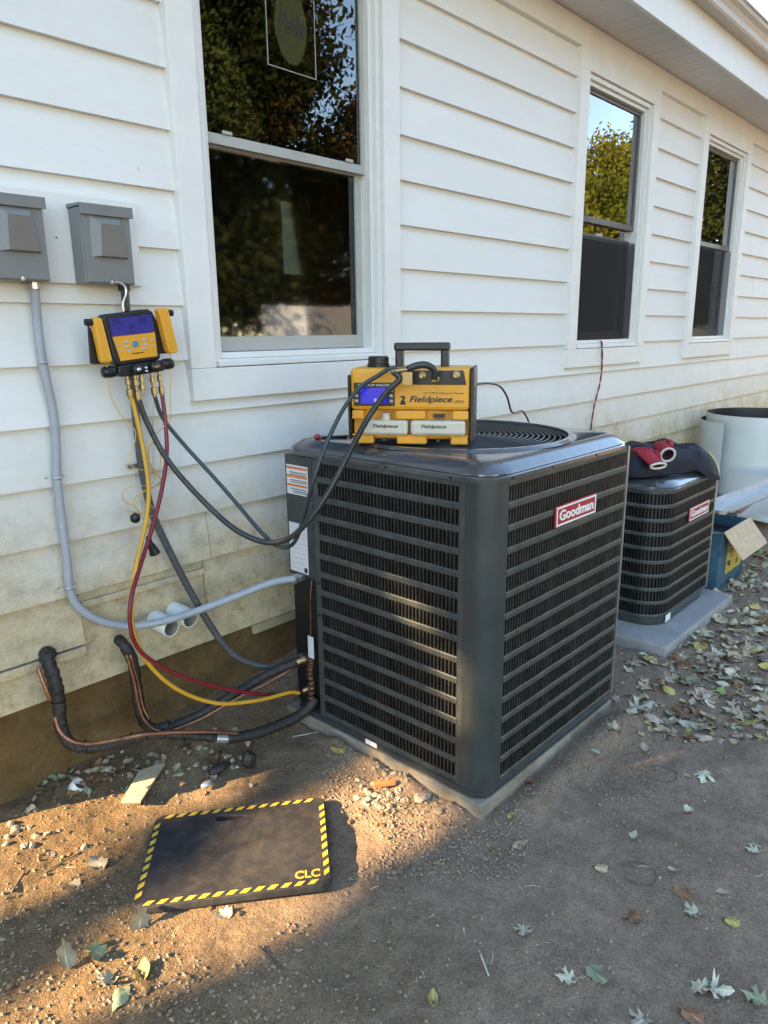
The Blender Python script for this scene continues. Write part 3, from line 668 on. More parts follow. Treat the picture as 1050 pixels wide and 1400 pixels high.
# upright frame strips and rounded corner posts
def post(pts, name='corner_post', mat='ac', z0=.080, z1=1.052):
    n = len(pts); m = MB(); pts = [np.array(p) for p in pts]; off = []
    for i in range(n):
        t = pts[min(i+1, n-1)]-pts[max(i-1, 0)]; t /= np.linalg.norm(t); nr = np.array([-t[1], t[0]]); off.append(pts[i]+nr*.012)
    poly = pts+off[::-1]
    L0 = [(*p, z0) for p in poly]; L1 = [(*p, z1) for p in poly]
    m.loops([L0, L1], True); k = len(poly); nq = n
    for zi, fl in ((0, False), (k, True)):
        for i in range(n-1): m.f.append((zi+i, zi+i+1, zi+k-2-i, zi+k-1-i))
    o = m.build(name, MT[mat], ac1, smooth=True); o.data.set_sharp_from_angle(angle=R(30)); return o
rr_ = .062; arc = [(X0+rr_-rr_*math.cos(R(a)), Y0+rr_-rr_*math.sin(R(a))) for a in range(0, 91, 6)]
post([(X0-.0015, -1.019)]+[(X0-.0015+0*i, -1.030) for i in (0,)]+[(x-.0015*(1-i/15), y-.0015*(i/15)) for i, (x, y) in enumerate(arc)]+[(1.6885, Y0-.0015)])
post([(X0, -.372), (X0, -.3975)], 'panel_edge', 'ac_bar'); post([(X0, -.9975), (X0, -1.0175)], 'panel_edge', 'ac_bar')
post([(1.689, Y0), (1.6945, Y0)], 'panel_edge', 'ac_bar'); post([(2.4515, Y0), (2.462, Y0)], 'panel_edge', 'ac_bar')
post([(2.4625, Y0-.001), (X1-.004, Y0-.001), (X1, Y0+.003), (X1, Y0+.03)], 'corner_post', 'bright_metal')
bx('side_panel', (X1-.02, Y0+.031, .09), (X1, Y1-.03, 1.05), MT['ac'], ac1); bx('rear_panel', (X0+.06, Y1-.02, .09), (X1-.021, Y1, 1.05), MT['ac'], ac1)
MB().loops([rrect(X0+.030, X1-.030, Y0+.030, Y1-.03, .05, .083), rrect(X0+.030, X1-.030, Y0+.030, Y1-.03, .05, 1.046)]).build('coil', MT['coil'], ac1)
top_cover(ac1, X0, X1, Y0, Y1, .075, 1.050, 1.104, .375, .040, MT['ac_top'])
fan_parts(ac1, 2.038, -.6625, 1.099, .372, .0185, 12, 1.03)
for p in ((X0-.0075, -.44, 1.0565), (X0-.0075, -.72, 1.0565), (X0-.0075, -.97, 1.0565)): MB().lathe([(0, .003), (.004, .0025), (.005, 0)], p, (-1, 0, 0), 8).build('screw', MT['dark_metal'], ac1)
for x in (1.70, 1.92, 2.2, 2.43): MB().lathe([(0, .003), (.004, .0025), (.005, 0)], (x, Y0-.0075, 1.0565), (0, -1, 0), 8).build('screw', MT['dark_metal'], ac1)
for y, z in ((-.385, .60), (-.385, .48), (-.380, .86)): MB().lathe([(0, .004), (.005, .003), (.006, 0)], (X0-.001, y, z), (-1, 0, 0), 8).build('screw', MT['dark_metal'], ac1)
badge(ac1, 1.950, 2.217, .856, .926, Y0-.0022)
# wiring corner at the back with its warning labels, open below for the service valves
bx('wiring_cover', (X0+.004, -.366, .602), (X0+.024, Y1+.004, 1.047), MT['ac'], ac1, bevel=.004)
bx('valve_plate', (X0+.022, -.366, .085), (X0+.0275, Y1+.002, .60), MT['dark_metal'], ac1)
lab = bx('warning_label', (X0+.0025, -.344, .905), (X0+.0038, -.232, 1.010), MT['label_white'], ac1)
for z in (.996, .966, .934): bx('orange_rule', (X0+.0018, -.342, z), (X0+.0024, -.234, z+.008), MT['orange'], lab)
for z in (.983, .976, .955, .948, .924, .917, .911): bx('print_line', (X0+.0018, -.338, z), (X0+.0024, -.245-random.uniform(0, .02), z+.0025), MT['ink'], lab)
lab = bx('data_label', (X0+.0025, -.330, .617), (X0+.0038, -.233, .800), MT['label_white'], ac1)
for i in range(26):
    z = .632+i*.0062
    y = -.322
    while y < -.245:
        w_ = random.uniform(.006, .022); bx('print_line', (X0+.0018, y, z), (X0+.0024, min(-.240, y+w_), z+.0022), MT['button'], lab) if i % 3 == 0 else None
        y += w_+.005+(.1 if i % 3 else 0)
MB().prism([(X0+.0022, -.252, .735), (X0+.0022, -.274, .735), (X0+.0022, -.263, .758)], (-.0008, 0, 0)).build('hazard_triangle', MT['mat_yellow'], lab)
bx('print_block', (X0+.0016, -.326, .622), (X0+.0022, -.310, .640), MT['ink'], lab)
bx('conduit_fitting', (X0-.012, -.300, .588), (X0+.020, -.270, .612), MT['strap'], ac1, bevel=.004)
bx('hanging_tag', (X0-.006, -.352, .300), (X0-.0045, -.322, .385), MT['label_white'], ac1)
MB().tube(catmull([(X0+.003, -.345, .60), (X0-.006, -.343, .52), (X0-.004, -.340, .44), (X0-.005, -.337, .383)], 5), .0016, 6).build('tag_wire', MT['copper'], ac1, smooth=True)
sv = MB().lathe([(.0, 0), (.013, 0), (.013, .03), (.009, .034), (.009, .06), (0, .06)], (X0+.024, -.315, .170), (-1, 0, 0), 12).build('service_valve', MT['brass'], ac1, smooth=True)
MB().lathe([(.0, 0), (.018, 0), (.018, .03), (.012, .034), (.012, .06), (0, .06)], (X0+.024, -.285, .275), (-1, 0, 0), 12).build('service_valve', MT['brass'], ac1, smooth=True)
bx('size_sticker', (X0-.0085, -.665, .066), (X0-.0068, -.612, .083), MT['paper'], ac1)
pad = bx('equipment_pad', (1.588, -1.106, -.06), (2.462, -.185, .057), MT['pad'], bevel=.006); tag(pad, 'tan concrete pad half sunk in dirt under the near condenser', 'pad')

# --- the far condenser
A0, A1, B0, B1 = 3.250, 3.920, -.950, -.290
ac2 = empty('condenser_unit', (3.585, -.62, .05), 'smaller black wraparound louvred condenser with a bag lying on it', 'condenser', 'outdoor condensers')
def ac2_path():
    r = .13; segs = [('l', (A0, B1), (A0, B0+r)), ('a', (A0+r, B0+r), r), ('l', (A0+r, B0), (A1-.012, B0))]
    l1 = (B1-B0-r); l2 = r*math.pi/2; l3 = A1-.012-A0-r
    def f(s):
        if s <= l1: return np.array([A0, B1-s]), np.array([0, -1.0]), np.array([-1.0, 0])
        if s <= l1+l2:
            a = math.pi+(s-l1)/r; nr = np.array([math.cos(a), math.sin(a)]); return np.array([A0+r, B0+r])+nr*r, np.array([-nr[1], nr[0]]), nr
        return np.array([A0+r+(s-l1-l2), B0]), np.array([1.0, 0]), np.array([0, -1.0])
    return l1+l2+l3, f
louvre_panel(ac2, ac2_path(), .095, .715, 9, .0165, .0165, finw=.0030)
MB().loops([rrect(A0-.004, A1+.004, B0-.004, B1, .13, .056), rrect(A0-.006, A1+.006, B0-.006, B1, .13, .060), rrect(A0-.006, A1+.006, B0-.006, B1, .13, .088), rrect(A0, A1, B0, B1, .13, .090)], capA=True, capB=True).build('base_pan', MT['ac'], ac2)
MB().loops([rrect(A0+.028, A1-.02, B0+.028, B1-.02, .11, .085), rrect(A0+.028, A1-.02, B0+.028, B1-.02, .11, .72)]).build('coil', MT['coil'], ac2)
bx('corner_edge', (A1-.011, B0-.003, .085), (A1+.001, B0+.02, .722), MT['bright_metal'], ac2, bevel=.002)
bx('side_panel', (A1-.018, B0+.021, .085), (A1, B1-.03, .722), MT['ac'], ac2)
top_cover(ac2, A0, A1, B0, B1, .13, .716, .766, .27, .035, MT['ac_top'])
fan_parts(ac2, (A0+A1)/2, (B0+B1)/2, .770, .268, .020, 10, .70)
badge(ac2, 3.535, 3.800, .530, .600, B0-.0022)
q = P(902, 851, Y=B0-.008); bx('size_sticker', (3.285, B0-.0085+.02, .062), (3.345, B0-.007+.02, .098), MT['paper'], ac2).location = Vector((.055, -.0215, 0))-Vector(ac2.location)
pad2 = bx('equipment_pad', (3.075, -1.072, -.06), (3.985, -.17, .052), MT['pad_grey'], bevel=.006); tag(pad2, 'smooth grey pad under the smaller condenser', 'pad')
# ------------------------------------------------------------------ boxes, conduit and pipes on the wall
bx('mounting_board', (.70, -.024, 1.606), (1.226, -.0075, 1.852), MT['trim'], house, bevel=.002)
def disconnect(x0, label):
    r = empty('disconnect_box', (x0+.077, -.013, 1.602), label, 'electrical box', 'electrical boxes on the wall')
    x1 = x0+.153; z0, z1 = 1.604, 1.812
    bx('body', (x0, -.092, z0), (x1, -.0245, z1), MT['box_grey'], r, bevel=.003)
    bx('door', (x0+.004, -.098, z0+.003), (x1-.004, -.0925, z1-.012), MT['box_grey'], r, bevel=.002)
    MB().prism([(x0-.004, -.0245, z1+.012), (x0-.004, -.108, z1+.008), (x0-.004, -.108, z1-.022), (x0-.004, -.1035, z1-.022), (x0-.004, -.1035, z1+.0005), (x0-.004, -.0245, z1+.0005)], (.161, 0, 0)).build('rain_hood', MT['box_grey'], r, bevel=.0015)
    a, b, c, d = x0+.022, x0+.132, z0+.072, z0+.186; y0, y1 = -.0985, -.112
    out = [(a, y0, c), (b, y0, c), (b-.012, y0, d), (a+.004, y0, d)]; inn = [(a+.024, y1, c+.004), (b-.005, y1, c+.004), (b-.022, y1, d-.022), (a+.030, y1, d-.022)]
    cv = MB().loops([out, inn], True).build('fuse_cover', MT['box_grey'], r)
    MB().loops([inn, [(p[0], p[1]-.0006, p[2]) for p in inn]], True, False, True).build('cover_face', MT['plastic_win'], cv)
    for q in (.076,): MB().lathe([(0, .008), (.006, .007), (.008, 0)], (x0+q, -.098, z0+.006), (0, -1, 0), 8).build('screw', MT['strap'], r)
    return r
disconnect(.757, 'grey electrical box with the light grey conduit, cut by the left edge')
disconnect(1.011, 'grey electrical box with the gauge hanging below it')
def tube_thing(name, pts, r, mat, label, cat, seg=12, n=9, group=None):
    o = MB().tube(catmull(pts, n), r, seg).build(name, MT[mat], smooth=True); tag(o, label, cat, group); return o

cd = empty('flexible_conduit', (.89, -.03, .5), 'light grey flexible conduit curving from the left box to the near condenser', 'conduit')
cpath = catmull([P(47, 388, Y=-.040), P(51, 440, Y=-.030), P(58, 495, Y=-.028), P(72, 560, Y=-.028), P(77, 610, Y=-.028), P(78, 655, Y=-.028), P(85, 715, Y=-.028), P(92, 770, Y=-.028), P(95, 803, Y=-.028), P(107, 830, Y=-.032), P(140, 850, Y=-.045), P(185, 856, Y=-.06), P(240, 845, Y=-.10), P(310, 820, Y=-.17), P(370, 797, Y=-.24), (X0-.02, -.285, .600)], 10)
rr2 = [.0128+.0005*(i % 2) for i in range(len(cpath))]
MB().tube(cpath, rr2, 12).build('conduit', MT['conduit'], cd, smooth=True)
MB().lathe([(.013, 0), (.019, 0), (.019, .02), (.015, .022), (.015, .035), (.0, .035)], P(47, 392, Y=-.040)-np.array([0, 0, .006]), (0, 0, 1), 10).build('connector', MT['strap'], cd)
MB().lathe([(.013, 0), (.018, 0), (.018, .016), (.013, .018), (.013, .03)], (X0-.03, -.285, .599), (1, 0, 0), 10).build('connector', MT['strap'], cd)
for px, py in ((58, 496), (77.5, 653), (94, 803)):
    c = P(px, py, Y=-.028); m = MB()
    m.tube([c+np.array([.0145*math.cos(a), -.0145*math.sin(a), 0]) for a in np.linspace(0, math.pi, 9)], .0035, 6)
    m.box((c[0]-.034, -.006, c[2]-.006), (c[0]-.012, -.002, c[2]+.006)); m.box((c[0]+.012, -.006, c[2]-.006), (c[0]+.034, -.002, c[2]+.006))
    m.lathe([(0, .004), (.004, .003), (.005, 0)], (c[0]-.025, -.006, c[2]), (0, -1, 0), 8); m.lathe([(0, .004), (.004, .003), (.005, 0)], (c[0]+.025, -.006, c[2]), (0, -1, 0), 8)
    m.build('strap', MT['strap'], cd, bevel=0)
wh = empty('power_whip', (1.15, -.04, .3), 'dark grey electrical whip hanging behind the hoses from the right box', 'conduit')
MB().tube(catmull([P(170, 390, Y=-.050), P(174, 440, Y=-.040), P(181, 520, Y=-.034), P(188, 590, Y=-.030), P(194, 640, Y=-.030), P(208, 700, Y=-.036), P(230, 750, Y=-.05), P(262, 812, Y=-.08), P(296, 868, Y=-.11), P(322, 897, Y=-.14), P(350, 909, Y=-.17), P(378, 911, Y=-.20), P(400, 903, Y=-.23), P(420, 893, Y=-.26)], 9), .0125, 12).build('whip', MT['whip'], wh, smooth=True)
c = P(190, 637, Y=-.030); bx('strap', (c[0]-.032, -.018, c[2]-.006), (c[0]+.020, -.004, c[2]+.006), MT['strap'], wh)
MB().lathe([(.0, 0), (.018, 0), (.018, .02), (.014, .022), (.014, .035), (0, .035)], P(170, 396, Y=-.050)-np.array([0, 0, .004]), (0, 0, 1), 10).build('connector', MT['black_plastic'], wh)
# two drain stubs
for i, (px, py) in enumerate(((214, 848), (240, 836))):
    c = P(px, py, Y=0.0); ax = np.array([.10, -1, -.10]); ax /= np.linalg.norm(ax)
    r = empty('drain_pipe', tuple(c), ['left one of the two white plastic pipe stubs through the wall', 'right one of the two white plastic pipe stubs through the wall'][i], 'pipe', 'white pipe stubs')
    MB().lathe([(.0335, -.02), (.0335, .085), (.0285, .085), (.0285, -.01)], c, ax, 24).build('pipe', MT['pvc'], r, smooth=True)
    MB().lathe([(.0284, .0), (.0284, .084)], c, ax, 24).build('bore', MT['pvc_in'], r, smooth=True)
    MB().lathe([(.0, .0), (.0284, .0)], c, ax, 24).build('bore_end', MT['coil'], r)
# refrigerant lines
def lumpy(path, r0, seg=12, amp=.12):
    return [r0*(1+amp*mnoise.noise((i*.55, r0*90, 2.0))+.05*math.sin(i*1.9)+.05*mnoise.noise((i*1.7, 3, r0*50))) for i in range(len(path))]
def gpt(px, py, Y, lift):
    p = P(px, py, Y=Y); return p
ls = empty('line_set', (.80, -.05, .1), 'black insulated refrigerant line with bare copper, leaving the wall farthest left', 'pipe', 'refrigerant lines')
pa = catmull([P(70, 893, Y=.03), P(64, 897, Y=-.03), P(74, 930, Y=-.065), P(81, 965, Y=-.075), P(84, 995, Y=-.085), P(98, 1018, Y=-.11), P(130, 1022, Y=-.14), P(165, 1014, Y=-.165), P(200, 1006, Y=-.19)], 10)
MB().tube(pa, [a_*b_ for a_, b_ in zip(lumpy(pa, .0235, amp=.25), np.linspace(1.0, .68, len(pa)))], 12).build('insulation', MT['insul'], ls, smooth=True)
pa2 = catmull([P(195, 1007, Y=-.185), P(230, 1004, Y=-.21), P(262, 1006, Y=-.235), P(295, 1009, Y=-.26)], 10); MB().tube(pa2, lumpy(pa2, .0155, amp=.2), 10).build('insulation', MT['insul'], ls, smooth=True)
pa3 = catmull([P(293, 1009, Y=-.258), P(312, 1010, Y=-.27)], 6); MB().tube(pa3, .0165, 12).build('foil_tape', MT['galv'], ls, smooth=True)
pa4 = catmull([P(310, 1010, Y=-.268), P(345, 1004, Y=-.29), P(385, 990, Y=-.31), P(415, 974, Y=-.325), (X0+.01, -.335, .13)], 9); MB().tube(pa4, lumpy(pa4, .0195, amp=.10), 14).build('insulation', MT['insul'], ls, smooth=True)
MB().tube(catmull([P(52, 912, Y=-.075), P(60, 935, Y=-.095), P(69, 958, Y=-.105)], 8), .0065, 8).build('copper_tube', MT['copper'], ls, smooth=True)
MB().tube(catmull([P(75, 980, Y=-.115), P(82, 1000, Y=-.13), P(100, 1014, Y=-.155), P(125, 1017, Y=-.172), P(165, 1010, Y=-.195), P(200, 1004, Y=-.214), P(250, 1001, Y=-.24), P(300, 1001, Y=-.268), P(335, 1004, Y=-.285)], 8), .0065, 8).build('copper_tube', MT['copper'], ls, smooth=True)
for px, py, Y in ((79, 958, -.072), (118, 1021, -.13), (180, 1011, -.176), (252, 1005, -.228)):
    c = P(px, py, Y=Y); MB().lathe([(.019, -.003), (.024, -.002), (.024, .002), (.019, .003)], c, (.9, -.4, 0) if px > 100 else (.1, 0, 1), 14).build('tie', MT['black_plastic'], ls)
ls2 = empty('line_set', (1.06, -.05, .1), 'black insulated refrigerant line dropping from the wall below the white stubs', 'pipe', 'refrigerant lines')
pb = catmull([P(160, 873, Y=.03), P(168, 880, Y=-.03), P(181, 903, Y=-.05), P(187, 940, Y=-.055), P(192, 972, Y=-.06), P(205, 995, Y=-.085), P(232, 993, Y=-.125)], 9); MB().tube(pb, lumpy(pb, .0185, amp=.2), 12).build('insulation', MT['insul'], ls2, smooth=True)
pb2 = catmull([P(225, 998, Y=-.12), P(270, 978, Y=-.16), P(320, 949, Y=-.195), P(370, 920, Y=-.23), (X0+.01, -.285, .275)], 9); MB().tube(pb2, lumpy(pb2, .0165, amp=.10), 12).build('insulation', MT['insul'], ls2, smooth=True)
MB().tube(catmull([P(173, 895, Y=-.075), P(183, 930, Y=-.085), P(190, 965, Y=-.09), P(200, 988, Y=-.105), P(225, 1000, Y=-.14), P(270, 985, Y=-.18), P(320, 957, Y=-.215), P(372, 930, Y=-.245), P(420, 901, Y=-.275)], 8), .0055, 8).build('copper_tube', MT['copper'], ls2, smooth=True)
MB().tube(catmull([P(178, 895, Y=-.078), P(189, 935, Y=-.085), P(195, 965, Y=-.09), P(204, 984, Y=-.105)], 8), .0045, 8).build('copper_tube', MT['copper'], ls2, smooth=True)
for px, py, Y in ((176, 893, -.045), (190, 962, -.058), (388, 912, -.24)):
    MB().lathe([(.016, -.003), (.0205, -.002), (.0205, .002), (.016, .003)], P(px, py, Y=Y), (.1, 0, 1) if px < 300 else (.8, -.3, .4), 14).build('tie', MT['black_plastic'], ls2)
# spare control wire wound at the valve
m = MB(); hp = []
for i in range(260):
    t = i/260; a = t*2*math.pi*17; rr = .013+.003*math.sin(i*.37)
    hp.append((X0-.014+rr*math.cos(a)*.8, -.338+rr*math.sin(a), .135+.165*t+.004*math.sin(i*.21)))
m.tube(hp, .0018, 5); tag(m.build('coiled_wire', MT['copper'], smooth=True), 'thin copper coloured wire wound in a coil at the condenser corner', 'wire')

# ------------------------------------------------------------------ digital gauge manifold
GY = -.110
def C2(cx, cy, Y=GY): return P(90+cx/5.833, 380+cy/5.833, Y=Y)
mf = empty('gauge_manifold', tuple(C2(560, 760)), 'yellow and black digital gauge with a blue screen hanging on the wall', 'gauge')
def plate(pts, Yf, Yb, name, mat, par, bevel=0.0):
    f = [C2(x, y, GY) for x, y in pts]; return MB().prism([(p[0], Yf, p[2]) for p in f], (0, Yb-Yf, 0)).build(name, MT[mat], par, bevel=bevel)
body = plate([(283, 320), (300, 292), (420, 278), (520, 268), (590, 252), (655, 248), (688, 268), (710, 330), (742, 540), (752, 630), (735, 655), (600, 676), (430, 702), (395, 692), (365, 620), (330, 480)], GY-.006, GY+.035, 'body', 'black_plastic', mf, .010)
scr = plate([(332, 328), (668, 290), (700, 430), (362, 468)], GY-.0075, GY-.0055, 'screen', 'lcd2', mf)
plate([(362, 471), (700, 433), (722, 622), (428, 662)], GY-.0075, GY-.0055, 'keypad', 'yellow', mf)
ex = C2(668, 290)-C2(332, 328); ex[1] = 0; ex /= np.linalg.norm(ex); ez = np.array([-ex[2], 0, ex[0]])
def gl(body_, cx, cy, w, h, mat='lcd_ink', **k):
    o = C2(cx, cy); o[1] = GY-.0078; lettering(body_, o, ex, ez, w, h, MT[mat], scr, thick=.0006, **k)
gl('295', 366, 385, .028, .017, bold=.01); gl('295', 570, 362, .028, .017, bold=.01); gl('00', 500, 412, .016, .014); gl('00', 500, 446, .018, .009)
for cx, cy in ((465, 512), (478, 547), (497, 580), (617, 490), (622, 528), (612, 563)): plate([(cx-24, cy-6), (cx+20, cy-12), (cx+24, cy+6), (cx-20, cy+12)], GY-.0092, GY-.0074, 'button', 'button', mf, .001)
for cx, cy in ((405, 530), (424, 578), (680, 492), (678, 540)): plate([(cx-9, cy-8), (cx+9, cy-10), (cx+9, cy+8), (cx-9, cy+10)], GY-.0086, GY-.0074, 'button', 'button', mf)
q = C2(545, 527); MB().lathe([(0, .003), (.0085, .003), (.010, .0)], (q[0], GY-.0074, q[2]), (0, -1, 0), 16).build('select_button', MT['button_blue'], mf)
o = C2(520, 614); o[1] = GY-.0077; lettering('Fieldpiece', o, ex, ez, .040, .006, MT['ink'], mf, thick=.0006, shear=.25, bold=.02)
plate([(412, 700), (560, 680), (750, 655), (778, 668), (778, 738), (700, 752), (560, 775), (425, 790), (405, 760)], GY-.010, GY+.028, 'valve_block', 'black_plastic', mf, .004)
for a, b in (((302, 757), (402, 745)), ((778, 692), (862, 680))):
    p, q = C2(*a), C2(*b); p[1] = q[1] = GY+.008; d = q-p
    MB().tube([p, p+d*.12, p+d*.3, p+d*.7, p+d*.88, q], [.012, .0165, .0175, .0175, .0165, .012], 14).build('valve_knob', MT['black_plastic'], mf, smooth=True)
for cx, cy, r, mt in ((540, 728, .016, 'bright_metal'), (597, 715, .010, 'bright_metal'), (682, 708, .016, 'brass'), (600, 740, .009, 'bright_metal')):
    q = C2(cx, cy); k = MB().lathe([(0, .022), (r*.8, .022), (r, .018), (r*1.05, 0)], (q[0], GY-.010, q[2]), (0, -1, 0), 16).build('valve_knob', MT['black_plastic'], mf, smooth=True)
    MB().lathe([(0, .026), (r*.4, .0255), (r*.45, .0222)], (q[0], GY-.010, q[2]), (0, -1, 0), 12).build('knob_cap', MT[mt], k, smooth=True)
for pts, t in (([(182, 330), (200, 318), (245, 313), (262, 330), (345, 655), (338, 676), (268, 682), (255, 660)], 0), ([(705, 262), (712, 246), (770, 240), (785, 258), (866, 575), (858, 596), (800, 602), (786, 580)], 1)):
    cl = plate(pts, GY-.026, GY+.004, 'pipe_clamp', 'yellow', mf, .008)
    (a, b) = ((190, 345), (330, 668)) if t == 0 else ((715, 270), (852, 590))
    for k in range(6):
        f = .60+.06*k; x = pts[-1][0]*f+pts[0][0]*(1-f); y = pts[-1][1]*f+pts[0][1]*(1-f)
        plate([(x+12, y), (x+70, y-8), (x+71, y-3), (x+13, y+5)], GY-.0278, GY-.0255, 'grip_rib', 'mat_yellow', cl)
    plate([(x_-28, y_+(8 if t == 0 else 4)) for x_, y_ in pts[4:7]]+[(x_-60, y_) for x_, y_ in pts[6:7]]+[(pts[0][0]+6, pts[0][1]+40)], GY+.0045, GY+.014, 'clamp_jaw', 'black_plastic', cl)
    q = C2(*( (182, 355) if t == 0 else (795, 280))); MB().lathe([(0, -.016), (.010, -.016), (.010, .016), (0, .016)], (q[0], GY-.012, q[2]), (1, 0, 0), 12).build('clamp_pivot', MT['black_plastic'], cl)
MB().tube(catmull([C2(462, 275), C2(455, 200), C2(478, 130), C2(470, 70), C2(430, 40), C2(395, 35)], 7), .0038, 8).build('hanging_hook', MT['bright_metal'], mf, smooth=True)
MB().tube(catmull([C2(476, 270, GY+.01), C2(470, 180, GY+.01), C2(480, 90, GY+.01), C2(440, 60, GY+.01)], 7), .0065, 8).build('hook_strap', MT['black_plastic'], mf, smooth=True)
def fitting(cx, cy0, cy1, dx, r=.0085):
    a, b = C2(cx, cy0, GY+.006), C2(cx+dx, cy1, GY+.002); d = b-a
    return MB().tube([a, a+d*.18, a+d*.2, a+d*.42, a+d*.44, a+d*.6, a+d*.62, a+d*.9, a+d*.92, b], [r*.7, r*.7, r, r, r*.65, r*.65, r*1.15, r*1.15, r*.8, r*.8], 8).build('brass_fitting', MT['brass'], mf)
fitting(485, 775, 960, 30); fitting(545, 765, 990, 35, .010); fitting(600, 770, 900, 12); fitting(682, 750, 950, 28); fitting(742, 740, 940, 26)
# thin sensor leads with the tangle of spare wire
for pts in ([C2(326, 680), C2(335, 820), C2(365, 960), C2(430, 1080), C2(490, 1150), P(185, 590, Y=-.12), P(183, 610, Y=-.12), P(178, 625, Y=-.12), P(183, 640, Y=-.12), P(200, 643, Y=-.12), P(215, 650, Y=-.12), P(220, 660, Y=-.12), P(205, 668, Y=-.12), P(190, 675, Y=-.12), P(182, 688, Y=-.12), P(190, 700, Y=-.12), P(188, 708, Y=-.12)],
            [C2(833, 598), C2(833, 800), C2(833, 1000), C2(838, 1120), P(230, 578, Y=-.12), P(215, 592, Y=-.12), P(204, 605, Y=-.13), P(201, 622, Y=-.13), P(207, 638, Y=-.13), P(213, 650, Y=-.13), P(203, 663, Y=-.13), P(186, 664, Y=-.13), P(170, 670, Y=-.13), P(168, 682, Y=-.13), P(180, 690, Y=-.13), P(197, 685, Y=-.13), P(214, 700, Y=-.13), P(204, 706, Y=-.13), P(190, 700, Y=-.13), P(178, 700, Y=-.13), P(170, 698, Y=-.13)],
            [P(210, 548, Y=-.11), P(209, 580, Y=-.11), P(210, 610, Y=-.12), P(210, 640, Y=-.12), P(218, 640, Y=-.12), P(219, 622, Y=-.12), P(211, 605, Y=-.12), P(203, 615, Y=-.12), P(206, 640, Y=-.12), P(220, 655, Y=-.12), P(212, 664, Y=-.13), P(200, 670, Y=-.13), P(182, 684, Y=-.13), P(190, 700, Y=-.13), P(198, 712, Y=-.13), P(205, 725, Y=-.13), P(204, 736, Y=-.13)]):
    MB().tube(catmull(pts, 6), .0016, 5).build('sensor_lead', MT['yellow_wire'], mf, smooth=True)
def blob(c, r, name, mat, par):
    bm = bmesh.new(); bmesh.ops.create_icosphere(bm, subdivisions=2, radius=1)
    for v in bm.verts: v.co = Vector(c)+Vector([v.co[i]*r[i] for i in range(3)])*(1+.18*mnoise.noise(v.co*2.3+Vector(c)*9))
    me = bpy.data.meshes.new(name); bm.to_mesh(me); bm.free(); return link(name, me, MT[mat], par, smooth=True)
blob(P(185, 708, Y=-.13), (.017, .016, .017), 'sensor_plug', 'black_plastic', mf)
MB().tube(catmull([P(203, 733, Y=-.14), P(204, 742, Y=-.14), P(209, 750, Y=-.14), P(212, 757, Y=-.14)], 5), list(np.linspace(.008, .018, 16)), 10).build('sensor_plug', MT['black_plastic'], mf, smooth=True)

# ------------------------------------------------------------------ hoses
tube_thing('charging_hose', [C2(512, 945, GY+.002), P(183, 555, Y=-.110), P(195, 610, Y=-.125), P(203, 665, Y=-.15), P(200, 710, Y=-.17), P(188, 765, Y=-.20), P(180, 815, Y=-.22), P(182, 858, Y=-.235), P(197, 898, Y=-.25), P(225, 930, Y=-.265), P(262, 952, Y=-.28), P(305, 962, Y=-.30), P(355, 957, Y=-.31), P(395, 947, Y=-.315), (X0-.052, -.317, .170)], .0068, 'yellow_hose', 'yellow rubber hose looping down from the gauge to the condenser valve', 'hose')
tube_thing('charging_hose', [C2(768, 930, GY+.002), P(226, 575, Y=-.115), P(228, 620, Y=-.13), P(222, 665, Y=-.15), P(210, 715, Y=-.17), P(193, 770, Y=-.20), P(180, 815, Y=-.255), P(178, 855, Y=-.265), P(190, 888, Y=-.27), P(222, 912, Y=-.275), P(265, 930, Y=-.28), P(310, 942, Y=-.285), P(355, 949, Y=-.288), P(392, 949, Y=-.292), P(415, 944, Y=-.298)], .0066, 'red_hose', 'dark red rubber hose hanging from the gauge down to the ground', 'hose')
_pp = P(477, 606, Z=1.1135); _pn = np.array([math.sin(R(-57)), -math.cos(R(-57)), 0])
def PF(px, py, dist):
    d = _fw + _r2*(px-525)/FPX - _u2*(py-700)/FPX; t = ((_pp+_pn*dist-CAM)@_pn)/(d@_pn); return CAM+t*d
def pump_pt(u, y, z):
    a = R(-57); return np.array([_pp[0]+u*math.cos(a)-y*math.sin(a), _pp[1]+u*math.sin(a)+y*math.cos(a), 1.1135+z])
bh = [C2(582, 975, GY+.002), P(200, 575, Y=-.115), P(222, 618, Y=-.14), P(250, 655, Y=-.18), P(290, 697, Y=-.25), P(325, 726, Y=-.33), P(362, 741, Y=-.41), P(395, 736, Y=-.48), P(425, 708, Y=-.545), PF(452, 668, .115), PF(478, 618, .090), PF(503, 572, .080), PF(528, 537, .075), PF(546, 519, .072), pump_pt(.158, -.070, .229)]
tube_thing('vacuum_hose', bh, .0092, 'black_hose', 'thick black hose sagging between the gauge and the yellow pump', 'hose', 14)
gh = [C2(708, 940, GY+.002), P(222, 570, Y=-.11), P(250, 606, Y=-.14), P(290, 650, Y=-.21), P(325, 690, Y=-.29), P(352, 722, Y=-.36), P(375, 744, Y=-.42), P(393, 748, Y=-.455), P(406, 735, Y=-.485), P(418, 695, Y=-.52), PF(429, 655, .13), PF(446, 607, .10), PF(468, 562, .075), PF(492, 530, .062), PF(518, 513, .058), pump_pt(.140, -.055, .236), pump_pt(.165, -.052, .240)]
tube_thing('vacuum_hose', gh, .0066, 'green_hose', 'thin dark teal hose sagging between the gauge and the yellow pump', 'hose', 12)
tube_thing('black_cable', [P(650, 525, Y=-.62), P(668, 524, Y=-.60), P(683, 528, Y=-.58), P(693, 542, Y=-.56), P(699, 562, Y=-.53), P(706, 564, Y=-.50), P(714, 562, Y=-.46), P(721, 572, Y=-.42), P(724, 582, Y=-.40)], .0042, 'black_plastic', 'black power cord running from the pump across the condenser top', 'cord', 8)
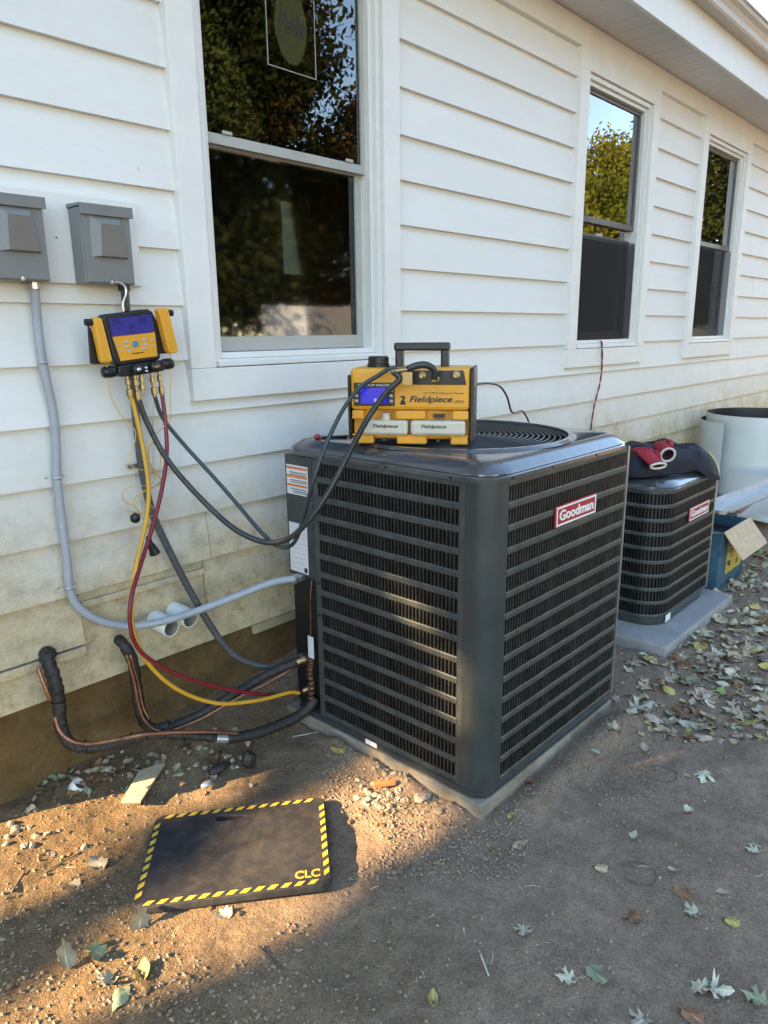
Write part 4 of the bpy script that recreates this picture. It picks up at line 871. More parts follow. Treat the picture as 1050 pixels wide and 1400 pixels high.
m = MB(); w1 = catmull([P(821, 466, Y=.02), P(823, 471, Y=-.036), P(823, 500, Y=-.034), P(820, 525, Y=-.032), P(814, 548, Y=-.030), P(810, 570, Y=-.030), P(807, 600, Y=-.030), P(806, 640, Y=-.03)], 10); ww = empty('control_wire', tuple(w1[-1]), 'thin red and black wire hanging from the middle window sill', 'wire')
def twist(path, r, ph): return [np.array(p)+np.array([r*math.cos(i*.55+ph), r*math.sin(i*.55+ph), 0]) for i, p in enumerate(path)]
MB().tube(twist(w1, .0032, 0), .0032, 6).build('red_strand', MT['red_wire'], ww, smooth=True); MB().tube(twist(w1, .0032, math.pi), .0030, 6).build('black_strand', MT['black_plastic'], ww, smooth=True)
# ------------------------------------------------------------------ vacuum pump on the condenser
pr = P(477, 606, Z=1.1135)
pump = empty('vacuum_pump', (pr[0], pr[1], 1.1135), 'yellow and black vacuum pump with a blue screen standing on the condenser', 'pump', rz=R(-57))
def pb(name, lo, hi, mat, par=pump, bevel=.0, **k): return bx(name, lo, hi, MT[mat], par, local=True, bevel=bevel, **k)
PW = .385
pb('housing', (.008, .0, .106), (PW-.002, .205, .236), 'yellow', bevel=.012)
pb('lower_housing', (.010, .034, .012), (PW-.004, .203, .1055), 'yellow', bevel=.004)
MB().box((.0, -.003, .012), (.0075, .208, .215)).build('side_bumper', MT['black_plastic'], pump, local=True, bevel=.003)
sp_ = MB().prism([(PW-.0015, -.004, .010), (PW-.0015, .208, .010), (PW-.0015, .208, .225), (PW-.0015, .190, .236), (PW-.0015, .012, .236), (PW-.0015, -.004, .222)], (.012, 0, 0)).build('side_panel', MT['black_plastic'], pump, local=True, bevel=.003)
for k in range(9): pb('vent_slat', (PW+.0105, .03, .04+.016*k), (PW+.0125, .16, .046+.016*k), 'dark_metal', sp_)
for a, b in ((.030, .080), (.155, .250), (.325, .379)): pb('foot', (a, -.001, .0), (b, .033, .026), 'yellow', bevel=.005)
pb('centre_block', (.152, -.001, .078), (.246, .0335, .1055), 'yellow', bevel=.004)
pb('end_block', (.330, -.001, .078), (.380, .0335, .1055), 'yellow', bevel=.004); pb('end_block', (.012, -.001, .078), (.050, .0335, .1055), 'yellow', bevel=.004)
pb('tray', (.012, .0, .0262), (.380, .0335, .0300), 'yellow')
pn = pb('control_panel', (.020, -.004, .120), (.150, .001, .192), 'black_plastic', bevel=.003)
sc_ = pb('screen', (.042, -.0056, .127), (.128, -.0042, .176), 'lcd', pn)
lettering('88', (.085, -.0058, .133), (1, 0, 0), (0, 0, 1), .018, .010, MT['lcd_lit'], sc_, thick=.0004, local=True)
for zz in (.131, .147, .163):
    for xx in (.024, .134): pb('button', (xx, -.0062, zz), (xx+.011, -.0042, zz+.009), 'button', pn, .001)
lettering('VACUUM GAUGE', (.034, -.0046, .1815), (1, 0, 0), (0, 0, 1), .10, .006, MT['white'], pn, thick=.0005, local=True)
MB().prism([(.176, -.001, .186), (.372, -.001, .186), (.362, -.001, .229), (.188, -.001, .229)], (0, -.004, 0)).build('port_panel', MT['black_plastic'], pump, local=True, bevel=.002)
for xx, zz, s in ((.238, .214, 1.0), (.277, .204, 1.0), (.341, .215, 1.0)):
    MB().lathe([(0, .040), (.006, .040), (.006, .022), (.010, .021), (.010, .010), (.013, .009), (.013, 0)], (xx, -.005, zz), (0, -1, 0), 12).build('port', MT['brass'], pump, local=True, smooth=False)
lettering('Fieldpiece', (.196, -.0002, .126), (1, 0, 0), (0, 0, 1), .134, .025, MT['ink'], pump, thick=.0012, local=True, shear=.28, bold=.022)
lettering('VPX7', (.336, -.0002, .129), (1, 0, 0), (0, 0, 1), .030, .009, MT['ink'], pump, thick=.0010, local=True, shear=.25)
lettering('10 CFM Vacuum Pump', (.240, -.0002, .1555), (1, 0, 0), (0, 0, 1), .125, .0075, MT['ink'], pump, thick=.0010, local=True, shear=.2)
MB().prism([(.166, -.0002, .124), (.184, -.0002, .124), (.184, -.0002, .132), (.178, -.0002, .138), (.184, -.0002, .145), (.180, -.0002, .151), (.168, -.0002, .151), (.168, -.0002, .147), (.177, -.0002, .144), (.170, -.0002, .137)], (0, -.0010, 0)).build('emblem', MT['ink'], pump, local=True)
MB().lathe([(.0, 0), (.036, 0), (.036, .014), (.033, .016), (.033, .034), (.029, .038), (0, .038)], (.086, .075, .232), (0, 0, 1), 18).build('oil_cap', MT['black_plastic'], pump, local=True)
hd = MB(); hd.box((.138, .085, .225), (.164, .120, .302)); hd.box((.284, .083, .225), (.310, .120, .302)); hd.box((.135, .078, .286), (.313, .125, .311)); hd.build('handle', MT['black_plastic'], pump, local=True, bevel=.006)
for a, b in ((.048, .192), (.200, .372)):
    bt = pb('oil_bottle', (a, -.016, .0302), (b, .030, .076), 'cream', bevel=.009)
    lettering('Fieldpiece', (a+.034, -.0162, .050), (1, 0, 0), (0, 0, 1), .080, .014, MT['ink'], bt, thick=.0008, local=True, shear=.28, bold=.02)
    pb('print_line', (a+.02, -.0168, .038), (b-.04, -.0160, .0395), 'button', bt); pb('label_edge', (b-.018, -.0168, .036), (b-.0165, -.0160, .070), 'button', bt)
MB().lathe([(0, 0), (.016, 0), (.012, .014), (.0125, .022), (0, .022)], (.120, .008, .0758), (0, 0, 1), 14).build('bottle_neck', MT['cream'], pump, local=True, smooth=False)
pb('latch', (.270, -.002, .083), (.305, .02, .094), 'black_plastic')
for xx in (.115, .286): MB().lathe([(0, .002), (.006, .002), (.006, 0)], (xx, -.001, .014), (0, -1, 0), 10).build('foot_screw', MT['black_plastic'], pump, local=True)
# brass connectors joining the hoses to the ports
def w_of(u, y, z):
    a = R(-57); return np.array([pr[0]+u*math.cos(a)-y*math.sin(a), pr[1]+u*math.sin(a)+y*math.cos(a), 1.1135+z])
MB().tube([np.array(q) for q in catmull([(.150, -.070, .228), (.175, -.068, .232), (.205, -.066, .236)], 4)], .0085, 10).build('hose_coupling', MT['brass'], pump, local=True, smooth=True)
MB().tube(catmull([(.200, -.066, .236), (.225, -.066, .246), (.255, -.060, .248), (.278, -.050, .232), (.279, -.046, .205)], 6), .0105, 12).build('hose_elbow', MT['black_hose'], pump, local=True, smooth=True)
pb('hang_tag', (.186, -.074, .190), (.215, -.071, .228), 'brass')
cap = blob((1.655, -.345, 1.111), (.016, .012, .009), 'valve_cap', 'badge_red', None); tag(cap, 'small red valve cap on the back left of the condenser top', 'cap')
tube_thing('hex_key', [(1.66, -.36, 1.1085), (1.72, -.40, 1.1085), (1.79, -.45, 1.1085)], .0045, 'dark_metal', 'dark bar tool lying on the condenser top left of the pump', 'tool', 8, 4)

# ------------------------------------------------------------------ kneeling pad
KA, KW, KH = R(-39.5), .520, .385
mo = P(325, 1157, Z=.032)
kp = empty('kneeling_pad', (mo[0], mo[1], .006), 'black foam kneeling pad with a yellow hazard striped border lying in the dirt', 'kneeling pad', rz=KA)
kp.rotation_euler = (R(-1.5), R(-1.5), KA)
def rr2d(w, h, r, n=6):
    o = []
    for cx, cy, a0 in ((w/2-r, h/2-r, 0), (-w/2+r, h/2-r, 90), (-w/2+r, -h/2+r, 180), (w/2-r, -h/2+r, 270)):
        for k in range(n+1): a = R(a0+90*k/n); o.append((cx+r*math.cos(a), cy+r*math.sin(a)))
    return o
def curve_fill(splines, depth, bevel):
    cu = bpy.data.curves.new('c', 'CURVE'); cu.dimensions = '2D'; cu.fill_mode = 'BOTH'; cu.extrude = depth/2-bevel; cu.bevel_depth = bevel; cu.bevel_resolution = 2; cu.offset = -bevel
    for s in splines:
        sp = cu.splines.new('POLY'); sp.points.add(len(s)-1); sp.use_cyclic_u = True
        for i, p in enumerate(s): sp.points[i].co = (p[0], p[1], 0, 1)
    ob = bpy.data.objects.new('c', cu); COL.objects.link(ob); bpy.context.view_layer.update()
    me = bpy.data.meshes.new_from_object(ob.evaluated_get(bpy.context.evaluated_depsgraph_get())); bpy.data.objects.remove(ob); bpy.data.curves.remove(cu); return me
slot = [(-.075, .146), (-.070, .134), (-.055, .130), (.010, .134), (.022, .138), (.010, .143), (-.055, .158), (-.070, .156)]
fm = curve_fill([rr2d(KW, KH, .030), slot], .024, .004)
fo = link('foam', fm, MT['mat_foam'], kp, local=True, smooth=False); fo.location = (0, 0, .012)
def stripe(u0, v0, along, side):
    """slanted dash along one edge of the pad"""
    ax = np.array([1, 0]) if along == 'x' else np.array([0, 1]); pr_ = np.array([0, 1]) if along == 'x' else np.array([1, 0])
    w, t, sl = .019, .015, .013
    q = [np.array([u0, v0]), np.array([u0, v0])+ax*w, np.array([u0, v0])+ax*(w+sl)+pr_*t*side, np.array([u0, v0])+ax*sl+pr_*t*side]
    MB().prism([(p[0], p[1], .0242) for p in q], (0, 0, .0006)).build('hazard_stripe', MT['mat_yellow'], kp, local=True)
x = -KW/2+.028
while x < KW/2-.06: stripe(x, KH/2-.020, 'x', 1); stripe(x, -KH/2+.005, 'x', 1); x += .0355
y = -KH/2+.030
while y < KH/2-.06: stripe(-KW/2+.005, y, 'y', 1); stripe(KW/2-.020, y, 'y', 1); y += .0355
lettering('CLC', (KW/2-.098, -KH/2+.030, .0242), (1, 0, 0), (0, 1, 0), .068, .030, MT['mat_yellow'], kp, thick=.0006, local=True, bold=.025, name='lettering')

# ------------------------------------------------------------------ bag and gloves on the far condenser
bag = empty('tool_bag', (3.6, -.62, .775), 'slumped navy canvas bag with pale yellow piping on the smaller condenser', 'bag')
BA = np.array([.94, -.34]); BC = np.array([.34, .94]); Ls = []; nb = 44
for t in np.linspace(0, 1, 34):
    row = []; c0 = np.array([3.275, -.63])+BA*.67*t; env = min(1, (t/.10)**.5 if t < .10 else 1, ((1-t)/.14)**.6 if t > .86 else 1); hh = .122*env*(1-.20*t); hw = .185*(.72+.28*env)
    for k in range(nb):
        a = 2*math.pi*k/nb; cy, cz = math.cos(a), math.sin(a)
        q = c0+BC*hw*(abs(cy)**.75)*np.sign(cy); droop = .07*smooth01((-q[1]-.945)/.05)
        nz = 1-2*abs(mnoise.fractal((q[0]*6, q[1]*6, 4+cz), .9, 2.2, 3)); n2 = mnoise.noise((q[0]*16, q[1]*16, cz*2))
        zz = .7755-droop+(hh*(abs(cz)**.7) if cz > 0 else 0)+((.042*nz*env+.016*n2-.018) if cz > .05 else 0)
        row.append((q[0]+.012*n2, q[1]+.010*nz, max(zz, .7752-droop)))
    Ls.append(row)
o = MB().loops(Ls, True, True, True).build('bag_body', MT['navy'], bag, smooth=True); s2 = o.modifiers.new('s', 'SUBSURF'); s2.levels = 1; s2.render_levels = 1
MB().tube(catmull([P(925, 629, Y=-.875), P(945, 621, Y=-.88), P(960, 617, Y=-.89), P(972, 622, Y=-.93), P(980, 635, Y=-.965), P(984, 648, Y=-.985)], 6), .0050, 6).build('piping', MT['piping'], bag, smooth=True)
MB().tube(catmull([P(866, 640, Y=-.66), P(868, 631, Y=-.66), P(871, 628, Y=-.66), P(872, 634, Y=-.67)], 5), .006, 6).build('piping', MT['piping'], bag, smooth=True)
MB().tube(catmull([P(944, 608, Y=-.84), P(948, 613, Y=-.85), P(950, 618, Y=-.87), P(949, 623, Y=-.89)], 5), .008, 6).build('zip_pull', MT['piping'], bag, smooth=True)
MB().tube(catmull([P(851, 633, Y=-.62), P(852, 627, Y=-.6), P(857, 624, Y=-.58)], 5), .010, 6).build('strap', MT['paper'], bag, smooth=True)
def glove(label, base, ax, up, n_f, cuff_r, squash):
    g = empty('work_glove', tuple(base), label, 'glove', 'red work gloves on the bag')
    ax = np.array(ax, float); ax /= np.linalg.norm(ax); up = np.array(up, float); up -= ax*(up@ax); up /= np.linalg.norm(up); sd2 = np.cross(ax, up)
    Lp = []; base = np.array(base)
    for t, w in ((0, 1.0), (.25, .95), (.5, .98), (.8, 1.08), (1.0, .95)):
        c = base+ax*.11*t; Lp.append([c+cuff_r*w*(math.cos(a)*sd2+squash*math.sin(a)*up) for a in np.linspace(0, 2*math.pi, 18, endpoint=False)])
    MB().loops(Lp, True, False, True).build('palm', MT['glove_red'], g, smooth=True)
    MB().loops([[p-(p-base)*.12+ax*.004 for p in Lp[0]], [base+ax*.05+(p-base)*.75 for p in Lp[0]]], True, False, True).build('lining', MT['glove_in'], g, smooth=True)
    MB().tube(Lp[0]+[Lp[0][0]], .006, 6, False).build('cuff_rim', MT['glove_rim'], g, smooth=True)
    for i in range(4):
        f = (i-1.5)/1.9; s0 = base+ax*.10+sd2*cuff_r*f; tip = s0+ax*(.05+.012*(1.5-abs(i-1.5)))+up*(-.012)+sd2*.012*f
        MB().tube(catmull([s0, (s0+tip)/2+up*.010, tip], 5), [.012]*9+[.010, .006], 8).build('finger', MT['glove_red'], g, smooth=True)
    th = base+ax*.06+sd2*cuff_r*.95; MB().tube(catmull([th, th+ax*.03+sd2*.02, th+ax*.06+sd2*.022], 5), [.013]*9+[.011, .006], 8).build('thumb', MT['glove_red'], g, smooth=True)
b1 = P(913, 622, Y=-.875); b2 = P(900, 637, Y=-.885)
glove('red work glove whose round open cuff faces the camera', b1, (.70, .68, .20), (-.4, .4, 1), 4, .034, .95)
glove('red work glove with a flattened pale cuff at the bag front', b2, (.42, .80, .42), (0, 0, 1), 4, .043, .34)

# ------------------------------------------------------------------ things stored past the condensers
rc = np.array([6.22, -.50]); rz0 = gz0(6.2, -.6)+.005; rz1 = .805
rl = empty('flashing_roll', (rc[0], rc[1], rz0), 'big roll of pale grey coated sheet metal standing by the wall', 'metal roll')
def spiral(r0, r1, a0, a1, z0, z1, n=90, dent=0.0):
    A = [(rc[0]+(r0+(r1-r0)*i/n+dent*math.sin(i*.4))*math.cos(a0+(a1-a0)*i/n), rc[1]+(r0+(r1-r0)*i/n)*math.sin(a0+(a1-a0)*i/n)) for i in range(n+1)]
    return A
def sheet(A, z0, z1, name, mat_out, mat_in, par):
    n = len(A); t = .0016
    off = []
    for i in range(n):
        d = np.array(A[min(i+1, n-1)])-np.array(A[max(i-1, 0)]); d /= np.linalg.norm(d); off.append((A[i][0]-d[1]*t, A[i][1]+d[0]*t))
    m = MB(); m.loops([[(*p, z0) for p in A], [(*p, z1) for p in A]], closed=False); o1 = link(name, m.mesh(name), MT[mat_out], par, smooth=True)
    m = MB(); m.loops([[(*p, z0) for p in off], [(*p, z1) for p in off]], closed=False); o2 = link('sheet_back', m.mesh('sheet_back'), MT[mat_in], o1, smooth=True)
    m = MB(); m.loops([[(*p, z1) for p in A], [(*p, z1) for p in off]], closed=False); link('sheet_edge', m.mesh('e'), MT['bright_metal'], o1)
    return o1
for r_ in (.36, .375, .39): sheet(spiral(r_, r_+.014, R(215), R(215+358), 0, 0), rz0, rz1-.012*(.39-r_)/.03, 'coiled_sheet', 'coil_white', 'coil_brown', rl)
sheet(spiral(.455, .412, R(163), R(163)-R(150), 0, 0)[::-1], rz0, rz1-.055, 'outer_sheet', 'coil_white', 'coil_brown', rl)
ch0 = np.array([4.46, -.80, .385]); ch1 = np.array([6.9, -1.02, .395]); dd = (ch1-ch0)/np.linalg.norm(ch1-ch0); sd3 = np.array([-dd[1], dd[0], 0])
prof = [(-.075, .0), (-.075, .010), (-.060, .010), (-.058, .003), (.058, .003), (.060, .055), (.066, .055), (.066, .0)]
poly = [ch0+sd3*a+np.array([0, 0, 1])*b for a, b in prof]
chn = MB().prism(poly, ch1-ch0).build('metal_channel', MT['galv']); tag(chn, 'long shiny galvanised metal channel lying across the stored things', 'metal channel')
# printed carton with its flap hanging open
bxr = empty('carton', (4.36, -.72, 0), 'open blue and yellow cardboard carton beside the smaller condenser', 'box')
cx0, cx1, cyf, cyb, cz = 4.10, 4.56, -.945, -.60, .345
gzb = -.01
bx('front_wall', (cx0, cyf, gzb), (cx1, cyf+.005, cz), MT['box_blue'], bxr); bx('back_wall', (cx0, cyb-.005, gzb), (cx1, cyb, cz), MT['box_blue'], bxr)
bx('side_wall', (cx0, cyf+.0055, gzb), (cx0+.005, cyb-.0055, cz), MT['box_blue'], bxr); bx('side_wall', (cx1-.005, cyf+.0055, gzb), (cx1, cyb-.0055, cz), MT['box_blue'], bxr)
bx('inner_sack', (cx0+.006, cyf+.006, gzb+.02), (cx1-.006, cyb-.006, cz-.06), MT['bag_black'], bxr, bevel=.02)
pp = bx('printed_panel', (cx0+.13, cyf-.0016, .075), (cx1-.06, cyf-.0002, cz-.01), MT['box_yellow'], bxr)
for i in range(14):
    a = cx0+.14+random.uniform(0, .22); zb_ = .09+random.uniform(0, .17); bx('print_mark', (a, cyf-.0030, zb_), (a+random.uniform(.015, .05), cyf-.0018, zb_+random.uniform(.008, .03)), random.choice([MT['ink'], MT['box_blue'], MT['label_white']]), pp)
fl = [(cx0+.02, cyf-.003, cz+.004), (cx1+.01, cyf-.003, cz+.004), (cx1+.045, cyf-.105, cz-.145), (cx0+.055, cyf-.105, cz-.145)]
MB().prism(fl, (0, -.006, .003)).build('flap', MT['cardboard'], bxr)
fl2 = [(cx0+.004, cyf, cz+.002), (cx0+.004, cyb, cz+.002), (cx0-.11, cyb-.02, cz+.02), (cx0-.11, cyf+.02, cz+.02)]
MB().prism(fl2, (0, 0, .005)).build('flap', MT['box_blue'], bxr)
wb_ = [P(1008, 702, Z=.215), P(1062, 714, Z=.215), P(1075, 655, Z=.215), P(1052, 672, Z=.215)]
wbo = empty('white_panel', tuple(wb_[0]-np.array([0, 0, .03])), 'flat white panel with a red edge lying in the leaves at far right', 'panel')
MB().prism([p-np.array([0, 0, .02]) for p in wb_], (0, 0, .02)).build('sheet', MT['paper'], wbo, bevel=.002)
ed = wb_[3]-wb_[0]; MB().prism([wb_[0]+np.array([0, 0, .0005]), wb_[0]+ed*1.0+np.array([0, 0, .0005]), wb_[3]+(wb_[2]-wb_[3])*.1+np.array([0, 0, .0005]), wb_[0]+(wb_[1]-wb_[0])*.08+np.array([0, 0, .0005])], (0, 0, .001)).build('red_edge', MT['badge_red'], wbo)
pl = blob(P(988, 699, Y=-.80), (.05, .03, .022), 'foam_block', 'paper', None); tag(pl, 'crumpled white scrap between the carton and the metal channel', 'scrap')

# ------------------------------------------------------------------ fallen leaves
def leaf_mesh(kind, curl, sd_):
    r = random.Random(sd_)
    if kind == 'maple':
        half = [(0, -.62), (.08, -.45), (.30, -.42), (.62, -.30), (.42, -.16), (.30, -.06), (.62, .06), (.98, .12), (.78, .28), (.86, .42), (.52, .36), (.28, .24), (.30, .50), (.44, .66), (.24, .72), (.16, .92), (0, 1.12)]
    elif kind == 'oval':
        half = [(0, -.9), (.22, -.7), (.42, -.35), (.50, 0), (.44, .35), (.28, .68), (.10, .9), (0, 1.0)]
    else:
        half = [(0, -.7), (.35, -.6), (.5, -.3), (.72, -.1), (.5, .15), (.55, .45), (.25, .55), (.2, .85), (0, .8)]
    half = [(x*(1+r.uniform(-.12, .12)), y*(1+r.uniform(-.08, .08))) for x, y in half]
    pts = [(x, y) for x, y in half]+[(-x*(1+r.uniform(-.1, .1)), y) for x, y in half[-2:0:-1]]
    n = len(pts); V = []; F = []
    def z(x, y): return curl*(.55*x*x+.30*y*y-.12)+.14*curl*math.sin(5*x+3*y+sd_)+.12*mnoise.noise((x*3, y*3, sd_*1.7))
    for f in (1.0, .55):
        for x, y in pts: V.append((x*f, y*f, z(x*f, y*f)))
    V.append((0, 0, z(0, 0)))
    for i in range(n): F += [(i, (i+1) % n, n+(i+1) % n, n+i), (n+i, n+(i+1) % n, 2*n)]
    b = len(V)
    if kind != 'crumple':
        V += [(-.015, -.55, .02), (.015, -.55, .02), (.10, -1.25, .05*curl), (.07, -1.25, .05*curl)]; F.append((b, b+1, b+2, b+3))
    me = bpy.data.meshes.new('leaf'); me.from_pydata(V, [], F); me.update(); me.polygons.foreach_set('use_smooth', [True]*len(F)); return me
LM = {'pale': leaf_mat('leaf_pale', (.37,.35,.235), (.55,.515,.385)), 'tan': leaf_mat('leaf_tan', (.34,.25,.14), (.52,.41,.26)), 'pink': leaf_mat('leaf_pink', (.36,.25,.185), (.50,.385,.30)), 'yellow': leaf_mat('leaf_yellow', (.38,.28,.08), (.54,.42,.15)),
      'brown': leaf_mat('leaf_brown', (.15,.075,.035), (.28,.15,.07)), 'green': leaf_mat('leaf_green', (.16,.24,.05), (.30,.38,.10)), 'sage': leaf_mat('leaf_sage', (.20,.23,.12), (.33,.35,.21)), 'cream': leaf_mat('leaf_cream', (.40,.33,.20), (.55,.47,.32)), 'rust': leaf_mat('leaf_rust', (.26,.12,.06), (.40,.21,.11))}
shapes = {}
for kd, cs in (('maple', (.35, .7, 1.15, -.8)), ('oval', (.4, .9, -.8)), ('crumple', (1.1, 1.6, -1.2))):
    for i, c_ in enumerate(cs):
        for cn in LM:
            me = leaf_mesh(kd, c_, i*7+len(kd)); me.materials.append(LM[cn]); shapes[(kd, i, cn)] = me
def leaf(x, y, s, kd, i, cn, rz, label, group, tilt=(0, 0), lift=.004):
    o = bpy.data.objects.new('fallen_leaf', shapes[(kd, i, cn)]); COL.objects.link(o)
    o.location = (x, y, gz(x, y)+lift+s*.10*abs((.18, .45, .8, -.5)[i % 4] if kd == 'maple' else .5)); o.scale = (s, s, s); o.rotation_euler = (tilt[0], tilt[1], rz)
    tag(o, label, 'leaf', group); return o
def leaf_px(px, py, s, kd, i, cn, rz, label, tilt=(0, 0), lift=.004):
    p = P(px, py, Z=gz0(*P(px, py, Z=0)[:2])); return leaf(p[0], p[1], s*.88, kd, i, cn, R(rz), label, 'fallen leaves in the foreground', tilt, lift)
FG = [(715, 1280, .032, 'maple', 1, 'pale', 120, 'small pale maple leaf alone on the grit below the pad corner'), (778, 1345, .036, 'maple', 1, 'pale', 40, 'pale maple leaf left of the sage leaf at the bottom'), (814, 1338, .044, 'crumple', 0, 'sage', 160, 'sage green leaf right of a pale maple leaf at the bottom'),
      (949, 1248, .037, 'maple', 2, 'pale', 60, 'pale maple leaf with a long stalk at the right'), (972, 1351, .046, 'maple', 2, 'pale', 200, 'large whitish maple leaf near the lower right corner'), (1038, 1366, .042, 'maple', 1, 'sage', 20, 'pale leaf touching the right edge near the bottom'), (878, 1396, .040, 'maple', 1, 'pale', 80, 'pale maple leaf cut by the bottom edge'),
      (865, 1255, .036, 'crumple', 1, 'brown', 50, 'curled brown leaf in the middle of the bare grit'), (821, 1188, .030, 'crumple', 1, 'tan', 10, 'curled tan leaf beside a dark ring mark'), (941, 1109, .030, 'crumple', 0, 'cream', 100, 'cream curled leaf right of the near condenser'), (1031, 1164, .030, 'maple', 1, 'pale', 30, 'small pale jagged leaf at the right edge'),
      (712, 1157, .038, 'oval', 1, 'tan', 75, 'long tan leaf just off the pad corner'), (866, 1145, .026, 'oval', 0, 'cream', 95, 'narrow cream leaf on bare grit'), (932, 1221, .040, 'crumple', 1, 'brown', 150, 'crumpled grey brown leaf above a pale maple leaf'), (962, 1063, .050, 'maple', 3, 'pale', 100, 'pale shrivelled leaf right of a ring mark'), (945, 1390, .040, 'crumple', 1, 'rust', 0, 'reddish brown leaf at the bottom edge'),
      (862, 988, .040, 'crumple', 0, 'pale', 30, 'white torn leaf close to the near condenser'), (837, 1013, .045, 'crumple', 1, 'cream', 80, 'cream crumpled leaf beside the near condenser'), (880, 1027, .036, 'oval', 0, 'pink', 120, 'pink oval leaf on bare grit'), (985, 948, .045, 'crumple', 0, 'green', 60, 'bright yellow green leaf in the litter'), (1041, 936, .060, 'oval', 0, 'sage', 20, 'large round sage leaf at the right edge'),
      (813, 1040, .030, 'crumple', 2, 'pale', 0, 'small white curled leaf by the condenser base'), (940, 1065, .02, 'oval', 0, 'tan', 0, 'tiny tan leaf right of the condenser'), (463, 1037, .045, 'crumple', 1, 'yellow', 0, 'yellow curled leaf against the near pad'), (592, 1374, .028, 'oval', 1, 'yellow', -50, 'yellow narrow leaf at the bottom centre'), (1000, 1260, .03, 'crumple', 1, 'yellow', 0, 'small yellow leaf at the right'), (988, 1222, .022, 'oval', 0, 'cream', 40, 'small cream leaf at the right'), (920, 1193, .018, 'oval', 1, 'tan', 10, 'small tan leaf right of the ring mark'),
      (725, 1075, .03, 'oval', 0, 'brown', 30, 'brown leaf by the near condenser base'), (700, 1120, .026, 'oval', 1, 'yellow', 80, 'yellowish leaf by the tan pad corner'), (955, 1352, .03, 'crumple', 1, 'cream', 80, 'cream scrap of leaf under the whitish maple leaf')]
for f in FG: leaf_px(*f)
# the ragged leaves standing in the sun at the left
leaf_px(92, 1318, .050, 'crumple', 0, 'cream', 20, 'bright cream leaf standing up in the sun at lower left', (R(55), R(20)), .025)
leaf_px(132, 1312, .045, 'crumple', 1, 'sage', 70, 'curled grey green leaf beside the bright cream leaf', (R(40), R(-10)), .016)
leaf_px(150, 1345, .042, 'maple', 2, 'pale', 110, 'pale torn leaf in the sun at lower left', (R(15), 0), .006)
leaf_px(165, 1372, .045, 'oval', 2, 'sage', -55, 'long sage leaf on the shaded dirt at lower left'); leaf_px(195, 1335, .04, 'oval', 1, 'yellow', -40, 'yellow stalk like leaf at lower left')
leaf_px(192, 1268, .05, 'crumple', 1, 'tan', 0, 'tan curled leaf on edge below the kneeling pad', (R(70), R(10)), .018); leaf_px(306, 1252, .035, 'crumple', 1, 'cream', 40, 'pale scrap of leaf below the kneeling pad')
leaf_px(135, 1182, .050, 'crumple', 0, 'cream', 0, 'tan torn leaf left of the kneeling pad'); leaf_px(100, 1208, .03, 'crumple', 1, 'tan', 60, 'small tan leaf left of the kneeling pad')
# litter thick round the far condenser and on the right
kinds = [('maple', 4), ('oval', 3), ('crumple', 3)]; cols = ['pale']*4+['tan']*8+['pink']*3+['cream']*6+['sage']*2+['brown']*5+['yellow', 'rust', 'green']
cnt = 0; tries = 0; rl_ = random.Random(11)
while cnt < 255 and tries < 6000:
    tries += 1
    px, py = rl_.uniform(835, 1060), rl_.uniform(700, 1005); p = P(px, py, Z=.02); x, y = p[0], p[1]
    if x > 7 or y > -.5: continue
    dens = smooth01((px-840+(py-850)*.05)/120)*(1.0 if py < 985 else .35)
    if (mnoise.noise((x*2.2, y*2.6, 5)) < -.12 and rl_.random() < .45) or rl_.random() > dens or (py > 930 and rl_.random() < .35): continue
    if 1.56 < x < 2.53 and y > -1.15 or 3.04 < x < 4.02 and y > -1.09 or 4.06 < x < 4.62 and y > -.96: continue
    kd, n_ = rl_.choice(kinds); i = rl_.randrange(n_); s = rl_.uniform(.022, .055)*(1.12 if kd == 'maple' else 1)
    cl_ = rl_.choice(cols); leaf(x, y, s, kd, i, cl_, rl_.uniform(0, 6.28), '%s %s leaf in the litter right of the condensers' % ({'pale': 'whitish', 'tan': 'tan', 'pink': 'pinkish', 'cream': 'cream', 'sage': 'grey green', 'brown': 'brown', 'yellow': 'yellow', 'rust': 'rust red', 'green': 'bright green'}[cl_], {'maple': 'lobed', 'oval': 'oval', 'crumple': 'crumpled'}[kd]), 'leaf litter right of the condensers', (rl_.uniform(-.35, .35), rl_.uniform(-.35, .35)), rl_.uniform(.002, .012)); cnt += 1
m = MB(); lits = []
cols2 = ['tan', 'pale', 'cream', 'brown', 'pink']; extra = {c: MB() for c in cols2}; cnt = 0
while cnt < 900:
    px, py = rl_.uniform(830, 1060), rl_.uniform(690, 1010); p = P(px, py, Z=.02); x, y = p[0], p[1]; cnt += 1
    if x > 7.5 or y > -.45 or rl_.random() > .25+.75*smooth01((px-850)/110) or (py > 930 and rl_.random() < .4): continue
    if 1.56 < x < 2.53 and y > -1.15 or 3.04 < x < 4.02 and y > -1.09 or 4.06 < x < 4.62 and y > -.96: continue
    kd, n_ = rl_.choice(kinds); i = rl_.randrange(n_); me = shapes[(kd, i, 'pale')]; s = rl_.uniform(.012, .034)
    Mx = Matrix.Translation((x, y, gz(x, y)+.004))@Matrix.Rotation(rl_.uniform(0, 6.28), 4, 'Z')@Matrix.Rotation(rl_.uniform(-.5, .5), 4, 'X')@Matrix.Rotation(rl_.uniform(-.5, .5), 4, 'Y')@Matrix.Scale(s, 4)
    extra[rl_.choice(cols2)].add([Mx@v.co for v in me.vertices], [tuple(f.vertices) for f in me.polygons])
